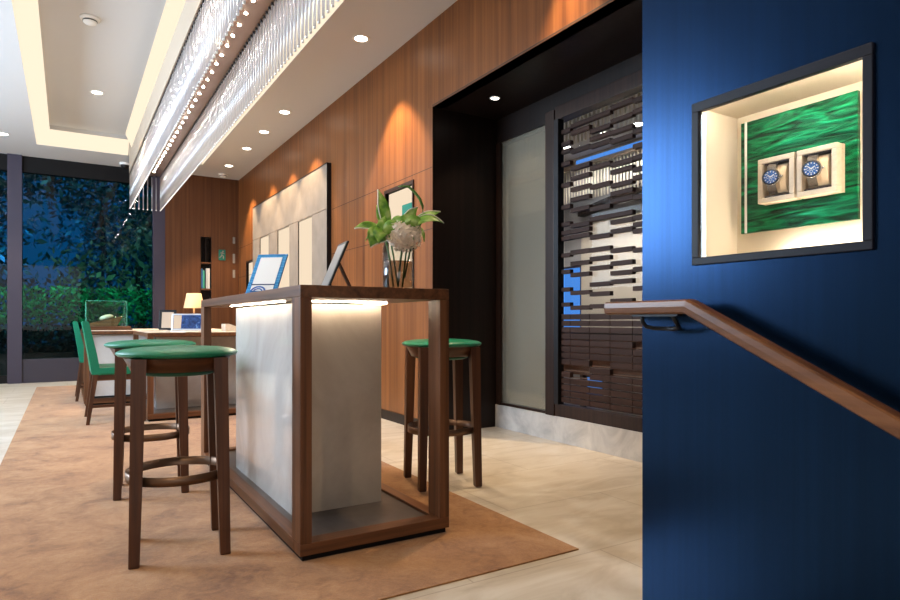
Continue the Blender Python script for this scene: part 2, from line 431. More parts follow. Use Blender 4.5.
# the lobby behind the glazing
LX = 5.2
b = MB(); b.box(RX+0.1, LX+0.1, 1.0, 8.0, -0.3, -0.05); struct(b.link('floor_lobby', M['floor']))
b = MB(); b.box(RX+0.10, LX+0.1, 1.0, 8.0, 2.70, 2.8); struct(b.link('ceiling_lobby', M['ceiling']))
LW = [(5.50, 6.12, 0.80, 1.57), (5.14, 5.47, 0.04, 0.27)]
b = MB()
def cell(a0, a1, z0, z1): b.box(LX, LX+0.1, a0, a1, z0, z1)
grid_with_holes(b, (1.0, 8.0), (-0.05, 2.7), LW, cell)
b.box(RX+0.1, RX+0.2, 4.47, 8.0, -0.05, 2.7); b.box(RX+0.1, LX, 8.0, 8.1, -0.05, 2.7); b.box(RX+0.1, LX, 0.9, 1.0, -0.05, 2.7)
b.box(RX+0.1, RX+0.2, 1.0, 4.47, 2.62, 2.7)
struct(b.link('wall_lobby', M['lobby_grey']))
b = MB(); b.box(LX-0.03, LX-0.001, 1.05, 5.47, 0.28, 2.06); struct(b.link('trim_4', M['plaster']))
M['dusk'] = emit('dusk_sky_window', (0.09, 0.33, 0.95), 0.8)
for i, (a0, a1, z0, z1) in enumerate(LW):
    w = thing('window_%d' % (5+i), (LX, (a0+a1)/2, (z0+z1)/2), None, None, kind='structure')
    b = MB(); hw, hh = (a1-a0)/2, (z1-z0)/2
    for q in ((-hw, hw, -hh, -hh+0.02), (-hw, hw, hh-0.02, hh), (-hw, -hw+0.02, -hh, hh), (hw-0.02, hw, -hh, hh)): b.box(0.0, 0.06, *q)
    b.link('window_frame', M['mauve'], w)
    b = MB(); b.box(0.05, 0.056, -hw, hw, -hh, hh); b.link('window_pane', M['dusk'], w)
# solid rod rows standing in for a chandelier reflection, cornice, beams and low cabinet in the lobby
for x, z0, z1, lab in ((3.5, 2.34, 2.699, 'upper row of pale rods copying the chandelier reflection, close behind the block screen door'), (4.80, 2.23, 2.587, 'second row of pale rods copying the chandelier reflection, deeper in the lobby behind the screen door')):
    b = MB(); y = 1.4
    while y < 6.4:
        b.lathe([(0.009, z0), (0.009, z1)], 8, Matrix.Translation((x, y, 0))); y += 0.045
    if x > 4: b.box(x-0.02, x+0.02, 1.4, 6.4, z1, 2.699)
    tag(b.link('reflection_rods', M['rod_pale']), lab, 'rod fringe', kind='stuff')
b = MB(); b.box(4.75, 4.779, 1.4, 6.4, 2.587, 2.69); struct(b.link('trim_5', M['fascia']))
b = MB(); b.box(4.744, 4.749, 1.4, 5.1, 2.62, 2.66); struct(b.link('trim_6', M['dusk']))
b = MB(); b.hexa([(4.85, 3.2, 2.34), (4.95, 3.2, 2.34), (5.15, 5.4, 2.12), (5.05, 5.4, 2.12)], [(4.85, 3.2, 2.44), (4.95, 3.2, 2.44), (5.15, 5.4, 2.2), (5.05, 5.4, 2.2)]); struct(b.link('trim_11', M['espresso']))
b = MB(); b.box(LX-0.42, LX-0.04, 2.2, 5.4, 0.32, 0.76); b.mi = 1; b.box(LX-0.44, LX-0.035, 2.18, 5.42, 0.76, 0.78); b.mi = 0
b.box(LX-0.35, LX-0.3, 2.4, 2.45, -0.05, 0.32); b.box(LX-0.35, LX-0.3, 5.1, 5.15, -0.05, 0.32)
tag(b.link('low_cabinet', [M['dark_woodY'], M['espresso']]), 'low wooden cabinet against the lobby wall, seen through the block screen door', 'cabinet')

# back wall: veneer on the right, garden window on the left between mauve columns
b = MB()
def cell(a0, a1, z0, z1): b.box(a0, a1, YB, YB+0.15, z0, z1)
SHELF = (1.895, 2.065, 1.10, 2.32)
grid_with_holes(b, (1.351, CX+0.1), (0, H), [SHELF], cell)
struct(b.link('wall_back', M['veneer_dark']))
b = MB(); b.box(-0.74, -0.565, YB-0.03, YB+0.16, 0, H); struct(b.link('trim_7', M['mauve']))
b = MB(); b.box(1.174, 1.351, YB-0.005, YB+0.16, 0, H); struct(b.link('trim_8', M['mauve']))
b = MB(); b.box(-0.565, 1.174, YB, YB+0.15, 0, 0.35); struct(b.link('trim_9', M['espresso_sill']))
b = MB(); b.box(-0.565, 1.174, YB+0.02, YB+0.15, 3.10, H); b.box(XL, -0.74, YB+0.02, YB+0.15, 3.10, H); struct(b.link('trim_10', M['plinth_black']))
w = thing('window_2', (0.3, YB+0.08, 0), None, None, kind='structure')
b = MB(); b.box(-0.865, 0.874, 0, 0.012, 0.35, 3.10); b.link('window_pane', M['dark_glass'], w)
w = thing('window_3', (-1.9, YB+0.08, 0), None, None, kind='structure')
b = MB(); b.box(-1.3, 1.16, 0, 0.012, 0.12, 3.10); b.link('window_pane', M['dark_glass'], w)
b = MB()
for q in ((-1.3, 1.16, 0.0, 0.12), (-1.3, -1.22, 0.12, 3.1)): b.box(q[0], q[1], -0.03, 0.04, q[2], q[3])
b.link('window_frame', M['plinth_black'], w)

# navy wall beside the stairs, with the vitrine opening
VY0, VY1, VZ0, VZ1 = 0.643, 1.074, 1.056, 1.478
b = MB()
def cell(a0, a1, z0, z1): b.box(1.42, 1.52, a0, a1, z0, z1)
grid_with_holes(b, (YF, 1.25), (-1.35, H), [(VY0, VY1, VZ0, VZ1)], cell)
struct(b.link('wall_navy', M['navy']))
b = MB(); b.box(1.52, CX+0.05, 1.15, 1.25, -0.25, H); b.box(CX+0.0, RX+0.1, 1.15, 1.25, 0, 2.70); struct(b.link('wall_stair', M['navy']))

# left wall: shop windows letting the daylight in
LWIN = [(4.4, 6.9, 1.6, 3.2), (7.3, 9.8, 1.6, 3.2)]
b = MB()
def cell(a0, a1, z0, z1): b.box(XL-0.15, XL, a0, a1, z0, z1)
grid_with_holes(b, (YF, YB+0.15), (-1.35, H), LWIN, cell)
struct(b.link('wall_left', M['plaster']))
for i, (a0, a1, z0, z1) in enumerate(LWIN):
    w = thing('window_%d' % (7+i), (XL-0.07, (a0+a1)/2, 0), None, None, kind='structure')
    hw = (a1-a0)/2; b = MB()
    for q in ((-hw, hw, z0, z0+0.06), (-hw, hw, z1-0.06, z1), (-hw, -hw+0.06, z0, z1), (hw-0.06, hw, z0, z1), (-0.03, 0.03, z0, z1)): b.box(-0.04, 0.04, *q)
    b.link('window_frame', M['mauve'], w)
    b = MB(); b.box(-0.006, 0.0, -hw, hw, z0, z1); b.link('window_pane', M['glass'], w)
b = MB()
def cell(a0, a1, z0, z1): b.box(a0, a1, YF-0.15, YF, z0, z1)
grid_with_holes(b, (XL, 1.52), (-1.35, H), [(-2.4, 0.4, 0.6, 2.8)], cell)
struct(b.link('wall_front', M['plaster']))
w = thing('window_9', (-1.0, YF-0.07, 0), None, None, kind='structure'); b = MB()  # unseen window, added to hold the fill light behind the camera
for q in ((-1.4, 1.4, 0.6, 0.66), (-1.4, 1.4, 2.74, 2.8), (-1.4, -1.34, 0.6, 2.8), (1.34, 1.4, 0.6, 2.8), (-0.03, 0.03, 0.6, 2.8)): b.box(q[0], q[1], -0.04, 0.04, q[2], q[3])
b.link('window_frame', M['mauve'], w)

# ------------------------------------------------------------------ rug
b = MB(); b.box(-0.359, 1.726, 1.839, 10.25, 0.0, 0.006, 0.002)
o = b.link('rug', M['carpet']); tag(o, 'large tan cut-pile carpet laid over the beige stone floor', 'rug')

# ------------------------------------------------------------------ niches
def niche_box(name, a0, a1, z0, z1, depth, parent, mat='cream_board', xfront=CX):
    """open box set into a wall whose face looks towards -X; local y,z are absolute here"""
    b = MB(); t = 0.006; x0, x1 = xfront + 0.0, xfront + depth
    b.box(x1, x1+t, a0, a1, z0, z1)
    b.box(x0, x1, a0-t, a0, z0-t, z1+t); b.box(x0, x1, a1, a1+t, z0-t, z1+t)
    b.box(x0, x1, a0, a1, z0-t, z0); b.box(x0, x1, a0, a1, z1, z1+t)
    return b.link(name, M[mat], parent)
# stone feature panel
pz = 2.664
sp = thing('stone_wall_panel', (0, 0, 0), 'beige stone wall panel with three tall glowing niches', 'wall panel')
b = MB()
def cell(a0, a1, z0, z1): b.box(CX-0.05, CX-0.0005, a0, a1, z0, z1)
grid_with_holes(b, (6.644, 9.9), (0.30, pz), SP + [(6.644, 9.9, 2.156, 2.162)], cell)
b.link('stone_slab', M['stone_panel'], sp)
b = MB(); b.box(CX-0.0505, CX-0.0005, 6.634, 6.644, 0.30, pz+0.008); b.box(CX-0.054, CX-0.0005, 6.634, 9.905, pz, pz+0.010); b.link('edge_trim', M['black'], sp)
for a0, a1, z0, z1 in SP:
    n = niche_box('niche', a0, a1, z0, z1, 0.085, sp, xfront=CX-0.05+0.002)
    b = MB(); b.box(CX-0.036, CX-0.028, a0+0.001, a1-0.001, z0+0.001, z1-0.001); b.link('light_panel', M['light_panel'], n)
for (a0, a1, z0, z1), lab in zip(NICHES, ('small glowing wall niche just beyond the stone panel', 'tall glowing cream wall niche behind the vase of flowers')):
    t = thing('wall_niche', (0, 0, 0), lab, 'niche')
    niche_box('lining', a0, a1, z0, z1, 0.088, t)
    b = MB()
    for q in ((a0-0.02, a1+0.02, z1, z1+0.03), (a0-0.02, a1+0.02, z0-0.02, z0), (a0-0.02, a0, z0, z1), (a1, a1+0.02, z0, z1)): b.box(CX-0.012, CX+0.006, *q)
    b.link('niche_frame', M['frame_dark'], t)
    b = MB(); b.box(CX+0.030, CX+0.038, a0+0.001, a1-0.001, z0+0.001, z1-0.001); b.link('light_panel', M['light_panel'], t)
# little boxes in the niche behind the flowers
M['teal'] = simple('teal_card', (0.0, 0.13, 0.095), 0.5); M['orange'] = simple('orange_card', (0.75, 0.33, 0.06), 0.5)
b = MB(); b.box(CX+0.012, CX+0.02, 4.72, 4.93, 1.755, 1.93); b.box(CX+0.006, CX+0.0295, 4.71, 4.94, 1.745, 1.757); tag(b.link('display_card', M['teal']), 'teal display card standing in the wall niche behind the vase', 'card')
b = MB(); b.box(CX+0.006, CX+0.028, 4.96, 5.20, 1.745, 1.81, 0.004); b.mi = 1; b.box(CX+0.003, CX+0.0295, 4.701, 5.229, 1.73, 1.745); b.mi = 0
tag(b.link('gift_box', [M['orange'], M['cream_board']]), 'orange box on the niche shelf behind the flowers', 'box')

# shelf niche in the back wall with books
t = thing('shelf_niche', (0, 0, 0), 'narrow dark shelf niche set into the wooden back wall', 'shelf')
x0, x1, z0, z1 = SHELF
b = MB(); e = 0.005
b.box(x0, x1, YB+0.14, YB+0.149, z0, z1)
for q in ((x0, x0+e, z0, z1), (x1-e, x1, z0, z1), (x0, x1, z0, z0+e), (x0, x1, z1-e, z1), ((x0+x1)/2-0.006, (x0+x1)/2+0.006, 1.9, z1)): b.box(q[0], q[1], YB+0.002, YB+0.14, q[2], q[3])
b.link('shelf_case', M['espresso'], t)
for z in (1.43, 1.87):
    b = MB(); b.box(x0+e, x1-e, YB+0.004, YB+0.14, z, z+0.025); b.link('shelf', M['walnutX'], t)
bk = [(1.905, 0.028, 0.33, (0.03, 0.12, 0.30), 'blue book standing in the dark shelf niche'), (1.936, 0.025, 0.30, (0.05, 0.30, 0.20), 'green book beside the blue one in the shelf niche'),
      (1.985, 0.030, 0.34, (0.45, 0.44, 0.42), 'pale grey book in the shelf niche of the back wall'), (2.018, 0.026, 0.34, (0.60, 0.58, 0.55), 'white book at the right end of the shelf niche')]
for x, wd, h, c, lab in bk:
    b = MB(); b.box(x, x+wd, YB+0.02, YB+0.12, 1.455, 1.455+h, 0.002); b.mi = 1; b.box(x+0.003, x+wd-0.003, YB+0.022, YB+0.121, 1.455+h-0.004, 1.455+h+0.001); b.mi = 0
    tag(b.link('book', [simple('book_cover', c, 0.5), M['cream_board']]), lab, 'book', 'books in the wall shelf niche')
# pale wall plates by the corner
for (z0, z1), lab in zip(((2.235, 2.345), (1.90, 2.06), (1.65, 1.785)), ('topmost of three pale slim wall plates in the corner of the wooden wall', 'middle of three pale slim wall plates in the corner of the wooden wall', 'lowest of three pale slim wall plates in the corner of the wooden wall')):
    b = MB(); b.box(2.412, 2.452, YB-0.012, YB, z0, z1, 0.003); tag(b.link('wall_plate', M['stone_panel']), lab, 'wall plate', 'slim plates by the corner')
# green emergency sign with white running figure
t = thing('exit_sign', (2.237, YB-0.012, 2.03), 'small green emergency exit sign on the wooden back wall', 'sign')
b = MB(); b.box(-0.056, 0.056, 0, 0.011, -0.09, 0.09, 0.003); b.link('sign_board', simple('sign_green', (0.0, 0.11, 0.075), 0.5), t)
b = MB()
b.lathe([(0.012, -0.001), (0.012, 0.0)], 12, Matrix.Translation((0.012, -0.001, 0.062)) @ Matrix.Rotation(PI/2, 4, 'X'))
def bar(p, q, w):
    p, q = Vector((p[0], 0, p[1])), Vector((q[0], 0, q[1])); n = (q-p).normalized().cross(Vector((0, 1, 0)))*w/2
    b.hexa([p-n+Vector((0, -.002, 0)), p+n+Vector((0, -.002, 0)), p+n+Vector((0, .0, 0)), p-n+Vector((0, .0, 0))], [q-n+Vector((0, -.002, 0)), q+n+Vector((0, -.002, 0)), q+n, q-n])
for p, q in (((0.008, 0.046), (-0.008, 0.0)), ((0.004, 0.04), (0.034, 0.02)), ((0.004, 0.04), (-0.03, 0.03)), ((-0.008, 0.0), (0.022, -0.02)), ((0.022, -0.02), (0.018, -0.062)), ((-0.008, 0.0), (-0.022, -0.035)), ((-0.022, -0.035), (-0.048, -0.045))): bar(p, q, 0.013)
b.link('running_figure', M['stone_panel'], t)

# ------------------------------------------------------------------ ceiling fittings
def spot(name, loc, power, size, blend, col=(1.0, 0.74, 0.45), rot=(0, 0, 0), rad=0.03):
    l = bpy.data.lights.new(name, 'SPOT'); l.energy = power; l.spot_size = R(size); l.spot_blend = blend; l.color = col; l.shadow_soft_size = rad
    o = bpy.data.objects.new(name, l); COL.objects.link(o); o.location = loc; o.rotation_euler = rot; return o
def area(name, loc, rot, sx, sy, power, col):
    l = bpy.data.lights.new(name, 'AREA'); l.shape = 'RECTANGLE'; l.size = sx; l.size_y = sy; l.energy = power; l.color = col
    o = bpy.data.objects.new(name, l); COL.objects.link(o); o.location = loc; o.rotation_euler = rot; return o
def point(name, loc, power, col, rad=0.03):
    l = bpy.data.lights.new(name, 'POINT'); l.energy = power; l.color = col; l.shadow_soft_size = rad
    o = bpy.data.objects.new(name, l); COL.objects.link(o); o.location = loc; return o

def make_downlight():
    t = thing('downlight', (0, 0, 0), '', 'downlight')
    b = MB(); b.lathe([(0.052, -0.001), (0.062, -0.006), (0.074, -0.004), (0.076, 0.0)], 32, cap=False); b.link('trim_ring', M['white_metal'], t)
    b = MB(); b.lathe([(0.0, -0.0035), (0.053, -0.003), (0.053, 0.0)], 32, cap=False); b.link('lens', M['lens'], t)
    return t
DL = [((2.148, 4.963, H), 'round ceiling downlight in the soffit closest to the stairs, above the counter', 26),
      ((2.148, 7.17, H), 'round soffit downlight directly in front of the near end of the stone panel', 20),
      ((2.148, 8.06, H), 'round soffit downlight in front of the middle of the stone panel', 20),
      ((2.148, 8.96, H), 'round soffit downlight above the third niche of the stone panel', 20),
      ((2.148, 10.10, H), 'round soffit downlight furthest down the row, by the back corner', 22),
      ((0.30, 8.5, HU), 'round downlight in the raised ceiling tray beyond the smoke detector', 26),
      ((-0.711, 9.916, H), 'round downlight in the lower ceiling left of the tray', 20),
      ((2.826, 3.942, 2.636), 'small round downlight in the black ceiling of the door recess', 2.0)]
proto = None
for i, (p, lab, pw) in enumerate(DL):
    if proto is None: proto = o = make_downlight()
    else: o = copy_tree(proto)
    o.location = p; o['label'] = lab
    o['group'] = 'round recessed downlights'
    if p[2] < 3: o.scale = (0.55, 0.55, 1)
    row = p[0] > 2.1 and p[2] > 3
    spot('downlight_beam', (p[0], p[1], p[2]-0.012), pw*(12 if row else 7.0), 78 if row else 95, 0.35 if row else 0.6)
# downlights of the lobby
for x, y, lab in ((4.37, 4.86, 'lobby downlight seen through the screen door, beside the door stile'), (4.38, 4.295, 'lobby downlight seen through the middle of the screen door'), (4.425, 3.95, 'lobby downlight seen through the screen door, nearest the navy wall')):
    o = copy_tree(proto); o.location = (x, y, 2.70); o['label'] = lab; o['group'] = 'lobby downlights'; o.scale = (1.0, 1.0, 1)
    spot('lobby_beam', (x, y, 2.685), 62, 160, 0.6, (1, 0.9, 0.78))
# smoke detectors and dome camera
def detector(loc, sc, lab):
    t = thing('smoke_detector', loc, lab, 'smoke detector'); t.scale = (sc, sc, sc)
    b = MB(); b.lathe([(0.065, 0), (0.065, -0.012), (0.058, -0.02)], 28); b.link('base_ring', M['white_metal'], t)
    b = MB(); b.lathe([(0.046, -0.020), (0.046, -0.034), (0.036, -0.044), (0.0, -0.046)], 28); b.link('sensor_cap', M['white_metal'], t)
    b = MB(); b.lathe([(0.0472, -0.024), (0.0472, -0.031)], 28, cap=False); b.link('grille', M['gunmetal'], t)
detector((0.173, 6.44, HU), 1.25, 'white round smoke detector in the raised ceiling tray')
detector((2.185, 10.72, H), 1.2, 'white smoke detector on the soffit by the back corner')
t = thing('dome_camera', (0.753, 10.755, H), 'small black dome camera on the ceiling above the garden window', 'camera')
b = MB(); b.lathe([(0.075, 0), (0.075, -0.03), (0.07, -0.035)], 28); b.link('housing', M['white_metal'], t)
b = MB(); b.lathe([(0.062, -0.035)] + [(0.062*math.cos(a), -0.035-0.062*math.sin(a)) for a in [R(15*k) for k in range(1, 6)]] + [(0, -0.097)], 28); b.link('dome', M['black'], t)

# ------------------------------------------------------------------ chandelier
CL, CR, CZ, CB, CY0, CY1 = 0.765, 1.19, 3.05, 2.54, 2.95, 10.17
t = thing('crystal_chandelier', (0, 0, 0), 'long linear chandelier of hanging crystal rods under a copper plate', 'chandelier')
b = MB(); b.box(CL, CR, CY0-0.03, CY1, CZ+0.012, HU-0.001); b.link('canopy', M['fascia'], t)
b = MB(); b.box(CL+0.004, CR-0.004, CY0-0.026, CY1-0.004, CZ, CZ+0.0119); b.link('mount_plate', M['copper_plate'], t)
b = MB()
for x in (0.855, 1.06):
    pass
def led_mesh():
    b = MB(); b.lathe([(0.0, -0.005), (0.009, -0.004), (0.011, 0.0)], 14, cap=False); return b
first = None
for x in (0.865, 1.06):
    for k in range(35):
        if first is None: o = first = led_mesh().link('led_lamp', M['led_dot'], t)
        else: o = first.copy(); COL.objects.link(o)
        o.location = (x, 3.05 + 0.2*k, CZ)
RODR = 0.0085
def rod_shape(b, x, y):
    Mx = Matrix.Translation((x, y, 0))
    b.mi = 0; b.lathe([(RODR, CB+0.012), (RODR, CZ-0.018)], 10, Mx)
    b.mi = 1; b.lathe([(RODR*1.25, CZ-0.018), (RODR*1.25, CZ)], 10, Mx)
    b.mi = 2; b.lathe([(RODR*0.5, CB), (RODR*1.0, CB+0.004), (RODR*1.0, CB+0.012)], 10, Mx); b.mi = 0
rods = []
n = 104
for k in range(n):
    y = CY0 + (CY1-CY0-0.02)*k/(n-1)
    rods += [(CL+0.012, y), (CR-0.012, y)]
for k in range(1, 7): rods.append((CL+0.012 + (CR-CL-0.024)*k/7, CY1-0.02))
rods.sort(key=lambda p: p[1])
mats = [M['crystal'], M['bead'], M['crystal_tip']]
b = MB(); rod_shape(b, 0, 0); base = b.link('crystal_rod', mats, t); base.location = (rods[0][0], rods[0][1], 0)
for x, y in rods[1:100]:
    o = base.copy(); COL.objects.link(o); o.location = (x, y, 0)
b = MB()
for x, y in rods[100:]: rod_shape(b, x, y)
o = b.link('far_crystal_rods', mats, t); o['kind'] = 'stuff'

# ------------------------------------------------------------------ counter and desks: framed tables round a stone body
def framed_table(name, x0, x1, y0, y1, h, label, cat, post=(0.046, 0.10), top=0.046, body=None, front='limestone', left='lime_gloss', inlay=False, deck=None, led=True):
    W, D = x1-x0, y1-y0
    t = thing(name, (x0, y0, 0), label, cat)
    px_, py_ = post
    zb0, zb1 = 0.027, 0.072
    b = MB(); b.box(0.012, W-0.012, 0.012, D-0.012, 0.006, zb0); b.link('plinth', M['plinth_black'], t)
    b = MB()
    b.box(0, W, 0, 0.075, zb0, zb1, 0.003); b.link('base_rail', M['walnutX'], t)
    b = MB(); b.box(0, W, D-0.075, D, zb0, zb1, 0.003)
    b.link('base_rail', M['walnutX'], t)
    for q0 in (0, W-0.055):
        b = MB(); b.box(q0, q0+0.055, 0.075, D-0.075, zb0, zb1, 0.003); b.link('base_rail', M['walnutY'], t)
    b = MB(); b.box(deck or 0.055, W-0.055, 0.075, D-0.075, zb0, zb1-0.012); b.link('platform', M['platform'], t)
    for px0 in (0, W-px_):
        for py0 in (0, D-py_):
            b = MB(); b.box(px0, px0+px_, py0, py0+py_, zb1, h-top, 0.003); b.link('post', M['walnutZ'], t)
    b = MB(); b.box(0, W, 0, D, h-top, h, 0.004); tp = b.link('top', M['walnutY' if D > W else 'walnutX'], t)
    if inlay:
        b = MB(); b.box(0.02, W-0.02, 0.02, D-0.02, h, h+0.004); b.link('leather_inlay', M['leather_cream'], tp)
    bx0, bx1, by0, by1 = body
    b = MB(); b.mi = 0; b.box(bx0, bx1, by0, by1, zb1-0.012, h-top-0.014)
    o = b.link('stone_body', [M[front], M[left]], t)
    for p in o.data.polygons:
        if p.normal.x < -0.9: p.material_index = 1
    b = MB(); b.box(bx0+0.06, bx1-0.06, by0+0.06, by1-0.06, h-top-0.014, h-top); b.link('neck', M['plinth_black'], t)
    if not led: return t
    b = MB()
    b.box(bx0-0.034, bx0-0.027, by0+0.01, by1-0.01, h-top-0.006, h-top-0.001)
    b.box(bx1+0.027, bx1+0.034, by0+0.01, by1-0.01, h-top-0.010, h-top-0.001)
    b.box(bx0+0.005, bx1-0.005, by0-0.034, by0-0.027, h-top-0.006, h-top-0.001)
    b.link('led_strip', M['led_counter'], t)
    return t
CT = 1.042
ctr = framed_table('bar_counter', 0.738, 1.388, 2.27, 4.29, CT, 'high walnut framed bar counter with a glowing stone body', 'counter', body=(0.095, 0.52, 0.40, 1.46))
b = MB()
b.box(0.30, 0.36, 1.80, 1.82, CT-0.18, CT-0.047); b.box(0.30, 0.36, 1.62, 1.82, CT-0.067, CT-0.047)
b.link('bracket', M['black'], ctr)
DH = 0.80
framed_table('desk', 0.61, 1.75, 6.16, 7.60, DH, 'walnut framed consultation desk with cream leather top holding the two tablets', 'desk', post=(0.05, 0.06), top=0.035, body=(0.12, 1.02, 0.45, 1.2), front='lime_gloss', inlay=True, led=False)
framed_table('desk', 0.15, 1.75, 7.66, 9.60, DH, 'walnut framed desk further back, under the glass case and the lamp', 'desk', post=(0.05, 0.06), top=0.035, body=(0.66, 1.4, 0.10, 1.7), front='lime_gloss', inlay=True, deck=0.60, led=False)
b = MB(); b.box(0.21, 0.83, 7.70, 7.72, 0.10, 0.76); 

b.link('modesty_panel', M['lime_gloss']).parent = bpy.data.objects['desk.001']
bpy.data.objects['modesty_panel'].location = (-0.15, -7.66, 0)

# ------------------------------------------------------------------ stools
def make_stool():
    t = thing('bar_stool', (0, 0, 0), '', 'bar stool', 'green bar stools around the counter')
    b = MB()
    prof = [(0.0, 0.766), (0.19, 0.766), (0.215, 0.770), (0.224, 0.779), (0.222, 0.786), (0.203, 0.795), (0.16, 0.802), (0.09, 0.806), (0.0, 0.808)]
    b.lathe(prof, 48); b.link('seat', M['green'], t)
    b = MB(); b.lathe([(0.198, 0.765), (0.190, 0.752), (0.170, 0.712), (0.158, 0.712), (0.158, 0.765)], 48, cap=False); b.link('apron', M['dark_woodX'], t)
    b = MB(); b.lathe([(0.0, 0.692), (0.12, 0.694), (0.150, 0.704), (0.150, 0.712), (0.0, 0.712)], 40); b.link('seat_underside', M['green_dark'], t)
    for sx in (-1, 1):
        for sy in (-1, 1):
            def sq(c, w, z): return [(c[0]-w[0], c[1]-w[1], z), (c[0]+w[0], c[1]-w[1], z), (c[0]+w[0], c[1]+w[1], z), (c[0]-w[0], c[1]+w[1], z)]
            b = MB()
            secs = []
            for z, off, w in ((0.006, 0.1575, 0.0155), (0.010, 0.1575, 0.0185), (0.30, 0.1515, 0.0215), (0.66, 0.1445, 0.0245), (0.7655, 0.142, 0.026)):
                secs.append(sq((sx*off, sy*off), (w, w), z))
            b.strip(secs)
            b.link('leg', M['dark_woodZ'], t)
    b = MB()
    ro, ri, z0, z1 = 0.190, 0.185, 0.292, 0.327
    b.lathe([(ri, z0), (ro, z0), (ro, z1), (ri, z1), (ri, z0)], 56, cap=False); fr = b.link('foot_ring', M['bronze'], t)
    b = MB()
    for a in (45, 135, 225, 315):
        c = Matrix.Rotation(R(a), 4, 'Z') @ Matrix.Translation((0.190, 0, 0.31)) @ Matrix.Rotation(PI/2, 4, 'Y')
        b.lathe([(0.005, -0.002), (0.005, 0.002), (0.0, 0.003)], 10, c)
    b.link('screw', M['chrome'], fr)
    return t
st = make_stool()
SPOTS = [((0.378, 2.69), -5, 'closest green stool on the carpet at the left side of the counter', 0),
         ((0.385, 3.70), -5, 'green bar stool standing directly behind the closest one, left of the counter', 0),
         ((1.79, 3.01), -13.5, 'green bar stool at the right side of the counter, before the dark recess', 0)]
for i, ((x, y), rz, lab, z) in enumerate(SPOTS):
    o = st if i == 0 else copy_tree(st)
    o.location = (x, y, -0.012 if i == 2 else 0); o.rotation_euler.z = R(rz); o['label'] = lab
    if i == 2: o.location.z = 0.0

# ------------------------------------------------------------------ green chairs
def make_chair():
    """faces +X; origin on the floor under the seat centre"""
    t = thing('desk_chair', (0, 0, 0), '', 'chair', 'green leather chairs at the desks')
    w = 0.30
    b = MB(); b.box(-0.22, 0.20, -w, w, 0.435, 0.50, 0.014); b.link('seat', M['green'], t)
    def quad(xa, xb, z): return [(xa, -w, z), (xb, -w, z), (xb, w, z), (xa, w, z)]
    b = MB(); b.strip([quad(-0.245, -0.175, 0.44), quad(-0.27, -0.205, 0.62), quad(-0.315, -0.265, 0.895), quad(-0.305, -0.275, 0.905)]); b.link('backrest', M['green'], t)
    for s in (-1, 1):
        b = MB(); b.box(-0.2, 0.17, s*(w-0.03)-0.012, s*(w-0.03)+0.012, 0.385, 0.435); b.link('seat_rail', M['dark_woodX'], t)
    for q0 in (0.15, -0.2):
        b = MB(); b.box(q0, q0+0.025, -w+0.05, w-0.05, 0.385, 0.435); b.link('seat_rail', M['dark_woodY'], t)
    def sq(cx, cy, h, z): return [(cx-h, cy-h, z), (cx+h, cy-h, z), (cx+h, cy+h, z), (cx-h, cy+h, z)]
    for s in (-1, 1):
        b = MB(); b.strip([sq(-0.275, s*(w-0.022), 0.014, 0.006), sq(-0.215, s*(w-0.022), 0.021, 0.44)]); b.link('leg', M['dark_woodZ'], t)
        b = MB(); b.strip([sq(0.165, s*(w-0.022), 0.014, 0.006), sq(0.160, s*(w-0.022), 0.021, 0.435)]); b.link('leg', M['dark_woodZ'], t)
        b = MB(); b.box(-0.255, 0.165, s*(w-0.022)-0.008, s*(w-0.022)+0.008, 0.150, 0.175); b.link('stretcher', M['dark_woodX'], t)
    return t
ch = make_chair()
CH = [(0.425, 6.53, 'closest green chair on the carpet, pulled up to the front desk'),
      (0.365, 8.45, 'green chair behind the closest one, at the desk with the glass case')]
for i, (x, y, lab) in enumerate(CH):
    o = ch if i == 0 else copy_tree(ch)
    o.location = (x, y, 0); o['label'] = lab

# ------------------------------------------------------------------ on the desks
T0 = DH + 0.004
t = thing('display_tray', (0.41, 8.30, T0), 'brown wooden tray under the glass case on the far desk', 'tray')
b = MB(); b.box(-0.27, 0.24, -0.17, 0.17, 0, 0.018, 0.004); b.box(-0.25, 0.22, -0.15, 0.15, 0.018, 0.045, 0.004); b.link('tray_body', M['walnutX'], t)
t = thing('glass_case', (0.385, 8.30, T0+0.045), 'clear glass display case standing on the far desk', 'display case')
b = MB(); hx, hy, hz = 0.205, 0.14, 0.29; g = 0.004
for q in ((-hx, -hx+g, -hy, hy, 0, hz), (hx-g, hx, -hy, hy, 0, hz), (-hx, hx, -hy, -hy+g, 0, hz), (-hx, hx, hy-g, hy, 0, hz), (-hx, hx, -hy, hy, hz-g, hz)): b.box(*q)
b.link('glass_box', M['case_glass'], t)
b = MB(); e = 0.005
for x in (-hx, hx):
    for y in (-hy, hy): b.box(x-e/2, x+e/2, y-e/2, y+e/2, 0, hz)
    b.box(x-e/2, x+e/2, -hy, hy, hz-e/2, hz+e/2)
for y in (-hy, hy): b.box(-hx, hx, y-e/2, y+e/2, hz-e/2, hz+e/2)
b.link('glass_edges', M['case_edge'], t)
t = thing('jewellery_stand', (0.39, 8.28, T0+0.047), 'slanted brown stand with a cream cushion inside the glass case', 'display stand')
b = MB(); b.strip([[(-0.19, -0.10, 0), (-0.12, -0.10, 0), (-0.12, 0.10, 0), (-0.19, 0.10, 0)], [(-0.20, -0.11, 0.02), (0.16, -0.11, 0.11), (0.16, 0.11, 0.11), (-0.20, 0.11, 0.02)]])
b.bm.clear()
def v4(z0, z1, y): return [(-0.20, y, z0), (0.10, y, z0), (0.16, y, z1), (-0.20, y, z0+0.025)]
b.strip([v4(0, 0.115, -0.11), v4(0, 0.115, 0.11)]); b.link('stand_wedge', M['walnutX'], t)
